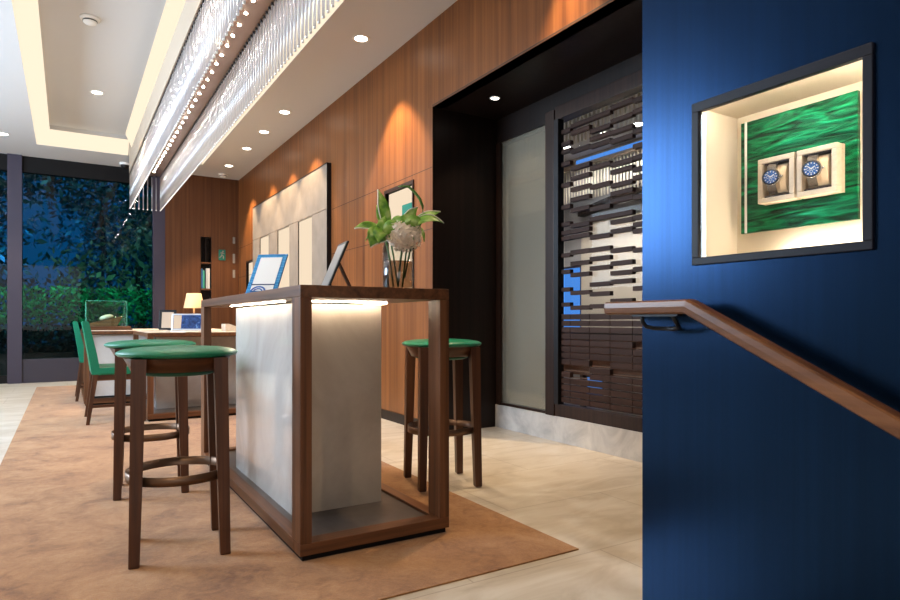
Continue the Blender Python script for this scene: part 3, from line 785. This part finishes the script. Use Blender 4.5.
b = MB(); Mx = Matrix.Translation((0.0, 0, 0.098)) @ Matrix.Rotation(R(-13), 4, 'Y') @ Matrix.Scale(0.62, 4, (0, 0, 1))
b.lathe([(0.0, -0.035)] + [(0.075*math.cos(a), 0.055*math.sin(a)) for a in [R(-35+12.5*k) for k in range(10)]] + [(0, 0.055)], 24, Mx); b.link('cushion', M['leather_cream'], t)

def tablet(name, loc, rz, lean, w, h, frame, screen, label, cat, base=None, extra=None, bd=0.014):
    """leaning panel, faces local -Y"""
    t = thing(name, loc, label, cat, rz=rz)
    L_ = Matrix.Rotation(-lean, 4, 'X')
    b = MB(); b.box(-w/2, w/2, 0, 0.010, 0, h, 0.003, L_); b.link('casing', frame, t)
    b = MB(); b.box(-w/2+bd, w/2-bd, -0.0015, 0.0, bd+0.002, h-bd, 0, L_); sc = b.link('screen', screen, t)
    if extra: extra(t, L_, sc)
    b = MB(); dp = h*math.sin(lean)
    zt = h*0.62*math.cos(lean); yt = h*0.62*math.sin(lean)+0.012
    b.hexa([(-0.02, yt+0.075, 0.0), (0.02, yt+0.075, 0.0), (0.02, yt+0.083, 0.0), (-0.02, yt+0.083, 0.0)], [(-0.02, yt, zt), (0.02, yt, zt), (0.02, yt+0.008, zt), (-0.02, yt+0.008, zt)])
    b.link('support', base or frame, t)
    return t
tablet('picture_frame', (0.925, 7.40, T0), R(-18), R(14), 0.175, 0.235, M['black'], simple('taupe_card', (0.42, 0.33, 0.25), 0.6), 'dark framed taupe card leaning on the front desk by the garden window', 'picture frame', bd=0.028)
M['silver'] = simple('silver_frame', (0.62, 0.63, 0.66), 0.3, 0.6)
scrn = textured('blue_picture_screen', (18, 18, 18), [(0.35, (0.010, 0.022, 0.075)), (0.55, (0.02, 0.06, 0.20)), (0.72, (0.16, 0.28, 0.50))], 1.0, 5, 0.6, 0.2, 0, 0.5, 1.5)
def page(t, L_, sc):
    b = MB(); b.box(-0.128, -0.055, -0.0025, -0.0016, 0.018, 0.155, 0, L_); b.link('beige_page', simple('beige_page', (0.52, 0.38, 0.26), 0.5), sc)
tablet('tablet_computer', (1.005, 6.62, T0+0.012), R(-22), R(16), 0.29, 0.172, M['silver'], scrn, 'silver framed tablet showing a dark blue picture on the front desk', 'tablet', extra=page)
b = MB(); b.box(-0.17, 0.17, -0.09, 0.10, 0, 0.011, 0.003); o = b.link('serving_tray', M['leather_cream']); o.location = (1.0, 6.60, T0); o.rotation_euler.z = R(-22); tag(o, 'flat grey tray under the silver tablet on the front desk', 'tray')
b = MB(); b.box(-0.12, 0.12, -0.08, 0.08, 0, 0.010, 0.003); o = b.link('presentation_tray', M['leather_cream']); o.location = (0.77, 7.08, T0); tag(o, 'flat cream tray lying near the corner of the front desk', 'tray')
b = MB(); b.hexa([(1.36, 6.55, T0), (1.60, 6.55, T0), (1.60, 6.75, T0), (1.36, 6.75, T0)], [(1.36, 6.56, T0+0.075), (1.40, 6.56, T0+0.075), (1.40, 6.74, T0+0.075), (1.36, 6.74, T0+0.075)])
tag(b.link('display_wedge', M['leather_cream']), 'cream slanted display wedge on the front desk beside the counter post', 'display stand')
t = thing('table_lamp', (1.504, 9.28, T0), 'small table lamp with a warm glowing cream shade', 'lamp')
b = MB(); b.lathe([(0.075, 0), (0.075, 0.012), (0.02, 0.02), (0.012, 0.05), (0.012, 0.33), (0.0, 0.34)], 24); b.link('lamp_base', M['chrome'], t)
m, nt, bs, out = new_mat('lamp_shade'); bs.inputs['Base Color'].default_value = (0.62, 0.42, 0.25, 1); bs.inputs['Roughness'].default_value = 0.8
bs.inputs['Emission Color'].default_value = (1.0, 0.52, 0.20, 1); bs.inputs['Emission Strength'].default_value = 0.16
b = MB(); b.lathe([(0.135, 0.285), (0.095, 0.49), (0.092, 0.49), (0.132, 0.285), (0.135, 0.285)], 32, cap=False); b.link('lamp_shade', m, t)
point('lamp_bulb', (1.504, 9.28, T0+0.39), 1.2, (1.0, 0.65, 0.33), 0.03)
b = MB(); b.box(-0.105, 0.105, -0.148, 0.148, 0, 0.006, 0.001); o = b.link('notepad', simple('paper', (0.66, 0.62, 0.56), 0.7)); o.location = (0.98, 6.34, T0); o.rotation_euler.z = R(20); tag(o, 'pale notepad lying near the front edge of the front desk', 'notepad')

# ------------------------------------------------------------------ on the counter
M['blue_border'] = None
m, nt, bs, out = new_mat('blue_dotted_border'); L = nt.links.new
tc = nt.nodes.new('ShaderNodeTexCoord'); vo = nt.nodes.new('ShaderNodeTexVoronoi'); vo.inputs['Scale'].default_value = 110; vo.inputs['Randomness'].default_value = 0.0
rr = ramp(nt, [(0.30, (0.10, 0.42, 0.72)), (0.40, (0.0, 0.20, 0.52))])
L(tc.outputs['Object'], vo.inputs['Vector']); L(vo.outputs['Distance'], rr.inputs[0]); L(rr.outputs[0], bs.inputs['Base Color']); bs.inputs['Roughness'].default_value = 0.35
M['blue_border'] = m
M['navy_print'] = simple('navy_print', (0.005, 0.03, 0.12), 0.4); M['pale_print'] = simple('pale_blue_print', (0.35, 0.47, 0.62), 0.5); M['mid_print'] = simple('mid_blue_print', (0.02, 0.12, 0.42), 0.5)
def art(t, L_, sc):
    b = MB(); b.box(-0.066, 0.066, -0.003, -0.0016, 0.062, 0.068, 0, L_); b.link('dark_band', M['navy_print'], sc)
    b = MB()
    for (r0, r1) in ((0.020, 0.028), (0.034, 0.044)):
        pts0 = [(-0.018 + r0*math.cos(a), 0.018 + 0.85*r0*math.sin(a)) for a in [R(15*k) for k in range(13)]]
        pts1 = [(-0.018 + r1*math.cos(a), 0.018 + 0.85*r1*math.sin(a)) for a in [R(15*k) for k in range(13)]]
        for i in range(12):
            q = [pts0[i], pts1[i], pts1[i+1], pts0[i+1]]
            lo = [L_ @ Vector((x, -0.003, z)) for x, z in q]; hi = [L_ @ Vector((x, -0.0016, z)) for x, z in q]
            b.hexa(lo, hi)
    b.link('blue_arc', M['mid_print'], sc)
tablet('photo_frame', (0.85, 3.27, CT), R(-42), R(33), 0.172, 0.27, M['blue_border'], simple('white_print', (0.82, 0.84, 0.86), 0.4), 'blue bordered picture card leaning on the counter top', 'picture frame', base=M['navy_print'], extra=art, bd=0.024)
tb = tablet('tablet_stand', (1.048, 2.90, CT), R(-97), R(23), 0.175, 0.272, M['black'], simple('grey_screen', (0.30, 0.275, 0.255), 0.3), 'grey tablet on a wooden stand seen edge-on on the counter', 'tablet', base=M['walnutZ'])

# vase
VX, VY = 1.262, 2.505
t = thing('glass_vase', (VX, VY, CT), 'clear glass cylinder vase on the counter, filled with water and stems', 'vase')
m, nt, bs, out = new_mat('vase_glass'); m = glass('vase_glass', (0.96, 0.96, 0.95), 0.02, 0.10)
b = MB(); b.lathe([(0.0, 0.0), (0.068, 0.0), (0.071, 0.004), (0.071, 0.20), (0.066, 0.20), (0.066, 0.014), (0.0, 0.014)], 48); b.link('vase_body', m, t)
m, nt, bs, out = new_mat('vase_water'); m = glass('vase_water', (0.52, 0.38, 0.28), 0.1, 0.06)
b = MB(); b.lathe([(0.0, 0.0155), (0.065, 0.0155), (0.065, 0.13), (0.0, 0.13)], 48); b.link('water', m, t)
# foliage. local frame: r along the counter-facing direction, q across it
RV = Vector((0.8916, -0.4529, 0)); QV = Vector((-0.4529, -0.8916, 0)); UV = Vector((0, 0, 1))
def P3(r, z, q=0.0): return RV*r + QV*q + UV*(z-CT)
m, nt, bs, out = new_mat('leaf_green'); L = nt.links.new
tc = nt.nodes.new('ShaderNodeTexCoord'); nz = nt.nodes.new('ShaderNodeTexNoise'); nz.inputs['Scale'].default_value = 22; nz.inputs['Detail'].default_value = 4
rr = ramp(nt, [(0.33, (0.06, 0.20, 0.015)), (0.50, (0.19, 0.40, 0.04)), (0.68, (0.48, 0.62, 0.20))])
L(tc.outputs['Object'], nz.inputs['Vector']); L(nz.outputs['Fac'], rr.inputs[0]); L(rr.outputs[0], bs.inputs['Base Color']); bs.inputs['Roughness'].default_value = 0.4
M['leaf'] = m
M['leaf_edge'] = simple('pale_leaf_edge', (0.74, 0.70, 0.58), 0.45)
M['stem'] = simple('stem_green', (0.07, 0.18, 0.03), 0.5)
def leaf(parent, p0, p1, p2, width, up=None, edge=False, mats=None):
    """leaf blade along a quadratic curve with a keel, thin but solid"""
    p0, p1, p2 = Vector(p0), Vector(p1), Vector(p2); N = 12; secs = []
    up = Vector(up or (0, 0, 1))
    for i in range(N+1):
        s = i/N
        c = p0*(1-s)**2 + p1*2*s*(1-s) + p2*s*s
        d = ((p1-p0)*(1-s) + (p2-p1)*s).normalized()
        side = d.cross(up)
        if side.length < 1e-3: side = Vector((1, 0, 0))
        side.normalize(); nrm = side.cross(d)
        wdt = max(0.0012, width*(math.sin(PI*min(1, s*0.93+0.07))**0.75)*(1.0 if s < 0.55 else 1-0.55*((s-0.55)/0.45)**2))
        th = 0.0012
        l, r_ = c - side*wdt + nrm*wdt*0.35, c + side*wdt + nrm*wdt*0.35
        secs.append([l, c, r_, r_+nrm*th, c+nrm*th, l+nrm*th])
    b = MB(); b.strip(secs)
    if edge:
        b.mi = 1; b.tube([q[0] for q in secs], 0.0028, 6); b.mi = 0
    o = b.link('leaf', mats or [M['leaf'], M['leaf_edge']], parent)
    for p in o.data.polygons: p.use_smooth = True
    return o
def sprig(label, stem_pts, leaves):
    t = thing('leafy_sprig', (VX, VY, CT), label, 'foliage', 'green sprigs in the glass vase')
    b = MB(); b.tube([P3(*p) for p in stem_pts], 0.0042, 8); b.link('stem', M['stem'], t)
    for a, c, e, w, up, edge in leaves: leaf(t, P3(*a), P3(*c), P3(*e), w, up, edge)
    return t
bq = tuple(QV)   # towards the viewer side
sprig('green leafy sprig drooping over the left rim of the vase', [(-0.02, 1.06, 0.0), (-0.035, 1.18, 0.01), (-0.055, 1.27, 0.02)],
      [((-0.055, 1.285, 0.02), (-0.12, 1.345, 0.04), (-0.19, 1.312, 0.05), 0.024, (0.3, -0.8, 0.5), True),
       ((-0.05, 1.275, 0.03), (-0.10, 1.30, 0.07), (-0.118, 1.225, 0.085), 0.046, (0, -0.7, 0.5), True),
       ((-0.05, 1.29, 0.03), (-0.085, 1.31, 0.08), (-0.080, 1.24, 0.095), 0.034, (-0.3, -0.7, 0.4), False),
       ((-0.05, 1.28, -0.02), (-0.11, 1.32, -0.05), (-0.15, 1.27, -0.08), 0.035, (0, -0.5, 0.7), False)])
sprig('upright green leafy sprig with pointed leaves at the top of the vase', [(0.0, 1.06, 0.01), (-0.02, 1.2, 0.0), (-0.045, 1.32, 0.0)],
      [((-0.045, 1.30, 0.02), (-0.052, 1.40, 0.03), (-0.088, 1.492, 0.01), 0.025, bq, True),
       ((-0.04, 1.31, 0.01), (-0.075, 1.36, 0.03), (-0.094, 1.42, 0.02), 0.020, bq, False),
       ((-0.02, 1.30, 0.03), (0.0, 1.36, 0.05), (0.035, 1.345, 0.06), 0.030, bq, False),
       ((-0.05, 1.28, 0.05), (-0.03, 1.335, 0.07), (0.005, 1.33, 0.08), 0.030, bq, False),
       ((-0.06, 1.27, 0.04), (-0.075, 1.32, 0.06), (-0.055, 1.37, 0.04), 0.026, bq, False)])
sprig('green leafy sprig spreading to the right of the vase', [(0.02, 1.06, -0.01), (0.035, 1.2, 0.0), (0.055, 1.315, 0.01)],
      [((0.06, 1.325, 0.01), (0.13, 1.38, 0.02), (0.192, 1.398, 0.0), 0.026, (0.2, -0.6, 0.7), True),
       ((0.065, 1.325, 0.03), (0.13, 1.375, 0.06), (0.203, 1.338, 0.05), 0.027, (0.2, -0.7, 0.5), True),
       ((0.02, 1.315, 0.04), (0.05, 1.375, 0.05), (0.088, 1.41, 0.04), 0.022, bq, True),
       ((0.03, 1.32, 0.06), (0.075, 1.355, 0.08), (0.10, 1.35, 0.07), 0.024, bq, False),
       ((0.07, 1.31, -0.02), (0.11, 1.33, -0.05), (0.12, 1.27, -0.08), 0.028, (0, -0.6, 0.5), False),
       ((0.0, 1.31, 0.05), (0.03, 1.355, 0.07), (0.07, 1.37, 0.07), 0.025, bq, False)])
t = thing('grass_blade', (VX, VY, CT), 'thin looping green grass blade arching over the flowers', 'grass blade')
pts = [P3(*p) for p in ((0.03, 1.10, 0), (0.06, 1.25, -0.01), (0.10, 1.345, -0.02), (0.113, 1.39, -0.02), (0.112, 1.425, -0.02), (0.098, 1.46, -0.02), (0.075, 1.49, -0.02), (0.048, 1.513, -0.02), (0.02, 1.515, -0.02), (0.0, 1.512, -0.02))]
b = MB(); b.tube(pts, [0.004, 0.005, 0.006, 0.006, 0.006, 0.0065, 0.0065, 0.006, 0.004, 0.0015], 8); b.link('blade', M['stem'], t)
# hydrangea head of many small petals
t = thing('hydrangea', (VX, VY, CT), 'creamy white round flower head resting on the vase rim', 'flower')
b = MB(); b.tube([P3(0.0, 1.06, 0.01), P3(0.012, 1.18, 0.02), P3(0.027, 1.27, 0.03)], 0.005, 8); b.link('stem', M['stem'], t)
hc = P3(0.028, 1.283, 0.035); rp = random.Random(5)
b = MB()
b.lathe([(0.0, -0.030)] + [(0.030*math.cos(a), 0.028*math.sin(a)) for a in [R(-75+15*k) for k in range(11)]] + [(0, 0.029)], 20, Matrix.Translation(hc))
for i in range(190):
    z = 1-2*(i+0.5)/190; ph = i*2.39996
    rr_ = math.sqrt(max(0, 1-z*z)); nrm = Vector((rr_*math.cos(ph), rr_*math.sin(ph), z))
    lump = 1 + 0.16*math.sin(ph*3+z*5)
    c = hc + Vector((nrm.x*0.070, nrm.y*0.070, nrm.z*0.060))*lump
    tgt = nrm.cross(Vector((0.3, 0.2, 1))); tgt.normalize(); bt = nrm.cross(tgt)
    a0 = rp.uniform(0, 2*PI); sz = rp.uniform(0.013, 0.019)
    cv = b.bm.verts.new(c - nrm*0.003); ring = []
    for k in range(8):
        a = a0 + 2*PI*k/8; rad = sz*(1.0 if k % 2 == 0 else 0.62)
        ring.append(b.bm.verts.new(c + (tgt*math.cos(a) + bt*math.sin(a))*rad + nrm*(0.006 if k % 2 == 0 else 0.0)*rp.uniform(0.2, 1.6)))
    for k in range(8): b._face([cv, ring[k], ring[(k+1) % 8]], True)
m = textured('cream_petal', (30, 30, 30), [(0.3, (0.84, 0.69, 0.55)), (0.7, (0.93, 0.83, 0.72))], 1, 3, 0.5, 0.6)
nt = m.node_tree; L = nt.links.new; pb = next(n for n in nt.nodes if n.type == 'BSDF_PRINCIPLED'); po = next(n for n in nt.nodes if n.type == 'OUTPUT_MATERIAL')
tl = nt.nodes.new('ShaderNodeBsdfTranslucent'); tl.inputs[0].default_value = (0.95, 0.84, 0.72, 1); mm = nt.nodes.new('ShaderNodeMixShader'); mm.inputs[0].default_value = 0.3
L(pb.outputs[0], mm.inputs[1]); L(tl.outputs[0], mm.inputs[2]); L(mm.outputs[0], po.inputs[0])
b.link('flower_head', m, t)

# ------------------------------------------------------------------ vitrine in the navy wall
t = thing('wall_vitrine', (0, 0, 0), 'lit wall display case with a dark metal frame set into the navy wall', 'display case')
b = MB()
for q in ((0.640, 1.077, 1.053, 1.0725), (0.640, 1.077, 1.456, 1.481), (0.640, 0.660, 1.0725, 1.456), (1.056, 1.077, 1.0725, 1.456)): b.box(1.412, 1.43, *q, 0.002)
b.link('vitrine_frame', M['gunmetal'], t)
b = MB(); b.box(1.418, 1.422, 0.659, 1.057, 1.072, 1.457); b.link('vitrine_glass', M['vitrine_glass'], t)
n = niche_box('vitrine_lining', VY0+0.007, VY1-0.007, VZ0+0.007, VZ1-0.007, 0.165, t, 'cream_board', 1.431)
for q in ((0.66, 1.05, 1.464, 1.470), (0.651, 0.656, 1.09, 1.44)):
    b = MB(); b.box(1.432, 1.437, *q); b.link('led_strip', M['vitrine_led'], n)
b = MB(); b.box(1.578, 1.588, 0.70, 0.93, 1.064, 1.072); b.link('led_strip', M['vitrine_led'], n)
# green board
t = thing('display_board', (1.572, 0.892, 1.295), 'shimmering emerald green board behind the two watches', 'board')
b = MB(); b.box(0.0, 0.012, -0.148, 0.148, -0.151, 0.150, 0.001); b.link('green_sheet', M['shimmer'], t)
b = MB(); b.box(-0.004, 0.0, 0.130, 0.135, -0.151, 0.150); b.link('white_strip', simple('white_strip', (0.85, 0.85, 0.84), 0.4), t)
M['box_cream'] = textured('watch_box_leather', (60, 60, 60), [(0.3, (0.60, 0.50, 0.38)), (0.7, (0.67, 0.57, 0.45))], 2, 3, 0.5, 0.5)
M['cushion'] = simple('watch_cushion', (0.74, 0.58, 0.40), 0.65)
def watch_box(y, z, lab, wlab, first):
    t = thing('watch_box', (1.5715, y, z), lab, 'watch box', 'cream watch boxes in the vitrine')
    w, h, dp, rim = 0.0478, 0.0575, 0.036, 0.013
    b = MB()
    for q in ((-w, w, -h, -h+rim), (-w, w, h-rim, h), (-w, -w+rim, -h+rim, h-rim), (w-rim, w, -h+rim, h-rim)): b.box(-dp, -0.010, *q, 0.002)
    b.box(-0.010, 0, -w, w, -h, h); b.link('box_frame', M['box_cream'], t)
    b = MB(); iw, ih = w-rim, h-rim
    for q in ((-iw+0.004, iw-0.004, ih-0.004, ih-0.001), (-iw+0.004, iw-0.004, -ih+0.001, -ih+0.004)): b.box(-dp+0.004, -0.011, *q)
    b.link('box_liner', M['frame_dark'], t)
    b = MB()
    secs = []
    for k in range(9):
        zz = -0.036 + 0.009*k; bulge = 0.029*math.sqrt(max(0.05, 1-(zz/0.040)**2))
        secs.append([(-0.011, -0.024, zz), (-0.011-bulge*0.75, -0.024, zz), (-0.011-bulge, -0.012, zz), (-0.011-bulge, 0.012, zz), (-0.011-bulge*0.75, 0.024, zz), (-0.011, 0.024, zz)])
    b.strip(secs); o = b.link('cushion', M['cushion'], t)
    # the watch strapped round the cushion
    wt = thing('wristwatch', (1.5715-0.0415, y+0.006, z+0.003), wlab, 'watch', 'wristwatches in the vitrine')
    A = Matrix.Rotation(-PI/2, 4, 'Y')      # local z -> -X (towards the glass)
    wt.rotation_euler = (0, 0, R(16))
    b = MB(); b.lathe([(0.0, 0.0), (0.0205, 0.0), (0.0215, 0.003), (0.0215, 0.008), (0.0195, 0.010), (0.0, 0.010)], 40, A); b.link('watch_case', M['silver_dark'], wt)
    b = MB(); b.lathe([(0.0165, 0.0101), (0.0205, 0.0098), (0.0200, 0.0118), (0.0165, 0.0122)], 40, A, cap=False); b.link('bezel', M['bezel'], wt)
    b = MB(); b.lathe([(0.0, 0.0108), (0.0165, 0.0108)], 40, A, cap=False); dl = b.link('dial', M['dial'], wt)
    b = MB()
    for k in range(12):
        a = 2*PI*k/12; L_ = Matrix.Rotation(a, 4, 'X')
        b.box(-0.0116, -0.0109, -0.0010, 0.0010, 0.0120, 0.0150, 0, L_)
    b.box(-0.0120, -0.0113, -0.0008, 0.0008, -0.002, 0.0095, 0, Matrix.Rotation(R(55), 4, 'X')); b.box(-0.0122, -0.0115, -0.0006, 0.0006, -0.002, 0.013, 0, Matrix.Rotation(R(-50), 4, 'X'))
    for py, pz in ((0.0065, 0.0), (-0.0065, 0.0), (0.0, -0.0068)): b.lathe([(0.0028, 0.0110), (0.0035, 0.0112)], 18, Matrix.Translation((0, py, pz)) @ A, cap=False)
    b.link('markers', M['white_metal'], dl)
    b = MB(); b.lathe([(0.003, 0.0), (0.003, 0.005)], 12, Matrix.Translation((-0.005, -0.0215, 0)) @ Matrix.Rotation(PI/2, 4, 'X')); b.link('crown', M['silver_dark'], wt)
    for s in (1, -1):
        b = MB()
        prof = [(-0.006, 0.0185), (-0.004, 0.026), (0.004, 0.033), (0.016, 0.0385)]
        secs = [[(x, -0.010, s*zz), (x, 0.010, s*zz), (x+0.003, 0.010, s*(zz-0.001)), (x+0.003, -0.010, s*(zz-0.001))] for x, zz in prof]
        b.strip(secs); b.link('strap', M['strap'], wt)
M['silver_dark'] = simple('steel_case', (0.50, 0.49, 0.50), 0.25, 0.9); M['bezel'] = simple('black_bezel', (0.015, 0.018, 0.03), 0.25, 0.2)
M['dial'] = textured('blue_dial', (200, 200, 200), [(0.3, (0.01, 0.06, 0.26)), (0.7, (0.05, 0.17, 0.48))], 1, 2, 0.5, 0.25); M['strap'] = simple('grey_brown_strap', (0.10, 0.085, 0.075), 0.6)
watch_box(0.921, 1.268, 'cream watch box on the green board, the one by the white strip', 'blue dial wristwatch in the box by the white strip', True)
watch_box(0.8195, 1.268, 'cream watch box on the green board, farther from the white strip', 'blue dial wristwatch in the box farther from the white strip', False)

# ------------------------------------------------------------------ handrail
t = thing('handrail', (1.345, 0, 0), 'brown wooden handrail with a flat run then sloping down along the navy wall', 'handrail')
hw, hh = 0.024, 0.0185
b = MB()
sl = 0.505
def sec(y, z, n):
    out = []
    for k in range(12):
        a = 2*PI*k/12
        cx_ = math.copysign(abs(math.cos(a))**0.45, math.cos(a))*hw; cz_ = math.copysign(abs(math.sin(a))**0.45, math.sin(a))*hh
        out.append((cx_, y + n[0]*cz_, z + n[1]*cz_))
    return out
zc = 0.9425
secs = [sec(1.306, zc, (0, 1)), sec(1.303, zc, (0, 1)), sec(1.030, zc, (-0.22, 1.03)), ]
yy = -2.0; nrm = (-math.sin(math.atan(sl)), math.cos(math.atan(sl)))
secs += [sec(yy, zc - sl*(1.03-yy), nrm)]
secs[0] = [(x*0.9, y, zc+(z-zc)*0.9) for x, y, z in secs[0]]
b.strip(secs); b.link('rail', M['rail'] if 'rail' in M else wood('rail_wood', (0.075, 0.027, 0.010), (0.145, 0.056, 0.021), (0.215, 0.090, 0.036), 'Y', 0.35), t)
for y in (1.135, -0.2, -1.5):
    zt = (zc if y > 1.03 else zc - sl*(1.03-y)) - hh
    b = MB()
    b.box(-0.012, 0.012, y-0.075, y+0.075, zt-0.006, zt-0.0005) if y > 1.03 else None
    L1 = [(0.0, y+0.05, zt-0.003), (0.004, y+0.052, zt-0.020), (0.014, y+0.048, zt-0.033), (0.030, y+0.036, zt-0.038), (0.044, y-0.02, zt-0.040), (0.036, y-0.044, zt-0.036), (0.014, y-0.052, zt-0.022), (0.0, y-0.052, zt-0.003)]
    b.tube(L1, 0.0058, 10)
    b.tube([(0.036, y-0.005, zt-0.039), (0.075, y-0.005, zt-0.039)], 0.006, 10)
    b.link('bracket', M['black'], t)

# ------------------------------------------------------------------ garden beyond the back window
rg = random.Random(3)
def foliage(name, mat, n, gen, size, label, cat='foliage'):
    b = MB()
    for _ in range(n):
        c = Vector(gen()); d = Vector((rg.uniform(-1, 1), rg.uniform(-1, 1), rg.uniform(-1, 1))); d.normalize()
        e = d.cross(Vector((rg.uniform(-1, 1), rg.uniform(-1, 1), rg.uniform(-1, 1)))); e.normalize(); s = size*rg.uniform(0.6, 1.3)
        b._face([b.bm.verts.new(c - d*s), b.bm.verts.new(c + e*s*0.45), b.bm.verts.new(c + d*s), b.bm.verts.new(c - e*s*0.45)])
    o = b.link(name, mat); tag(o, label, cat, kind='stuff'); return o
b = MB(); b.box(-9, 8, YB+0.25, 24, -0.3, -0.05); struct(b.link('ground', simple('garden_soil', (0.010, 0.014, 0.010), 0.9)))
leaf_dark = textured('dark_garden_leaf', (3, 3, 3), [(0.35, (0.004, 0.030, 0.022)), (0.6, (0.010, 0.060, 0.045)), (0.8, (0.05, 0.11, 0.06))], 1, 4, 0.6, 0.5)
leaf_teal = textured('teal_garden_leaf', (2, 2, 2), [(0.35, (0.006, 0.045, 0.05)), (0.65, (0.02, 0.12, 0.12))], 1, 4, 0.6, 0.5)
leaf_lawn = textured('lit_lawn_leaf', (3, 3, 3), [(0.35, (0.004, 0.10, 0.03)), (0.65, (0.02, 0.28, 0.09))], 1, 4, 0.6, 0.6)
leaf_brown = textured('dry_garden_leaf', (2, 2, 2), [(0.35, (0.10, 0.10, 0.05)), (0.65, (0.26, 0.23, 0.12))], 1, 4, 0.6, 0.6)
def tree(x, y, h, r, n, mat, label):
    t = thing('garden_tree', (x, y, -0.05), label, 'tree', 'trees in the dark garden')
    b = MB(); b.tube([(0, 0, 0), (0.05, 0.02, h*0.35), (-0.04, 0.05, h*0.7)], [0.11, 0.08, 0.04], 10); b.link('trunk', M['espresso'], t)
    b = MB(); cl = [Vector((rg.uniform(-r, r)*0.7, rg.uniform(-r, r)*0.7, rg.uniform(h*0.35, h))) for _ in range(14)]
    for _ in range(n):
        q = rg.choice(cl); c = q + Vector((rg.gauss(0, 0.42), rg.gauss(0, 0.42), rg.gauss(0, 0.36)))*(r/1.3)
        d = Vector((rg.uniform(-1, 1), rg.uniform(-1, 1), rg.uniform(-1, 1))).normalized(); e = d.cross(Vector((rg.uniform(-1, 1), 0.3, rg.uniform(-1, 1)))).normalized(); s = 0.085*rg.uniform(0.6, 1.4)
        b._face([b.bm.verts.new(c - d*s), b.bm.verts.new(c + e*s*0.45), b.bm.verts.new(c + d*s), b.bm.verts.new(c - e*s*0.45)])
    b.link('crown', mat, t)
tree(-2.1, 15.0, 4.6, 1.5, 2600, leaf_dark, 'dark tree in the garden behind the left column')
tree(0.7, 16.4, 5.2, 1.8, 3000, leaf_teal, 'teal tree filling the middle of the garden window')
tree(2.3, 15.4, 4.8, 1.5, 2600, leaf_dark, 'dark tree in the garden at the right edge of the window')
tree(1.2, 13.6, 2.9, 0.7, 500, leaf_brown, 'slim tree with dry brown leaves near the garden window')
tree(0.25, 14.2, 2.4, 0.55, 380, leaf_brown, 'low dry-leaved tree before the teal tree in the garden')
def hedge_pt():
    while True:
        x, z = rg.uniform(-7, 7), rg.uniform(0, 7.5)
        if ((x+0.55)/0.95)**2 + ((z-3.1)/1.25)**2 > rg.uniform(0.7, 1.25): return (x, rg.uniform(19.2, 20.7), z)
foliage('lawn_bank', leaf_lawn, 9000, lambda: (rg.uniform(-5, 5), 12.7 + abs(rg.gauss(0, 0.5)), rg.uniform(0.86, 1.5)), 0.05, 'bright green low planting behind the garden window', 'planting')
foliage('dark_hedge', leaf_dark, 26000, hedge_pt, 0.11, 'tall dark hedge closing off the garden', 'hedge')
foliage('planter_foliage', simple('black_leaf', (0.004, 0.010, 0.012), 0.5), 5000, lambda: (rg.uniform(-3, 2.2), rg.uniform(11.65, 11.95), rg.uniform(0.30, 0.84)), 0.06, 'near-black planting along the foot of the garden window', 'planting')
b = MB(); b.box(-3.0, 2.4, 11.55, 12.1, -0.05, 0.42, 0.01); tag(b.link('garden_planter', M['plinth_black']), 'long black planter box outside the garden window', 'planter')

# ------------------------------------------------------------------ light
W = bpy.data.worlds.new('dusk'); S.world = W; W.use_nodes = True
bg = W.node_tree.nodes['Background']; bg.inputs[0].default_value = (0.002, 0.110, 0.32, 1); bg.inputs[1].default_value = 0.6
# daylight through the shop windows on the left
for i, (a0, a1, z0, z1) in enumerate(LWIN):
    area('daylight_or_fill', (XL+0.02, (a0+a1)/2, (z0+z1)/2), (0, R(-90), 0), z1-z0, a1-a0, (330, 110)[i], (0.66, 0.83, 1.0))
area('daylight_or_fill', (-1.0, YF+0.02, 1.7), (R(90), 0, 0), 2.8, 2.2, 34, (1.0, 0.95, 0.88))  # added warm fill from the camera side, set in the added window
# unseen spots added under the ceiling for warm fill, beyond the frame
for x, y, z in ((0.3, 4.3, HU), (0.3, 1.9, HU), (-0.9, 0.2, H), (-1.7, 3.2, H), (-1.7, 6.2, H), (2.30, 2.76, H)):
    spot('ceiling_fill', (x, y, z-0.012), 190 if x > 2 else (170 if y < 1 else 60), 62 if x > 2 else 110, 0.7)
# unseen lamps added outside to light and tint the planting
area('garden_green_fill', (0.3, 12.25, 1.9), (R(20), 0, 0), 4.5, 0.3, 22, (0.25, 1.0, 0.55))
spot('garden_blue_fill', (-3.2, 12.4, 2.6), 3500, 50, 0.7, (0.06, 0.36, 1.0), (R(78), 0, R(-32)), 0.2)
area('garden_fill', (0.5, 13.2, 6.0), (R(20), 0, 0), 6, 2, 120, (0.55, 0.85, 0.95))

# ------------------------------------------------------------------ camera
cam = bpy.data.cameras.new('camera'); co = bpy.data.objects.new('camera', cam); COL.objects.link(co)
co.location = (0, 0, 0.905); co.rotation_euler = (PI/2, 0, -0.55)
cam.sensor_width = 36; cam.lens = 624.1/900*36; cam.shift_y = 21.33/900; cam.clip_start = 0.02; cam.clip_end = 200
S.camera = co
S.view_settings.view_transform = 'Standard'; S.view_settings.look = 'None'; S.view_settings.gamma = 1.0; S.view_settings.use_curve_mapping = False
S.view_settings.exposure = 0.25
S.cycles.use_denoising = True
S.cycles.max_bounces = 10; S.cycles.transparent_max_bounces = 24; S.cycles.transmission_bounces = 8
S.cycles.caustics_refractive = False; S.cycles.caustics_reflective = False
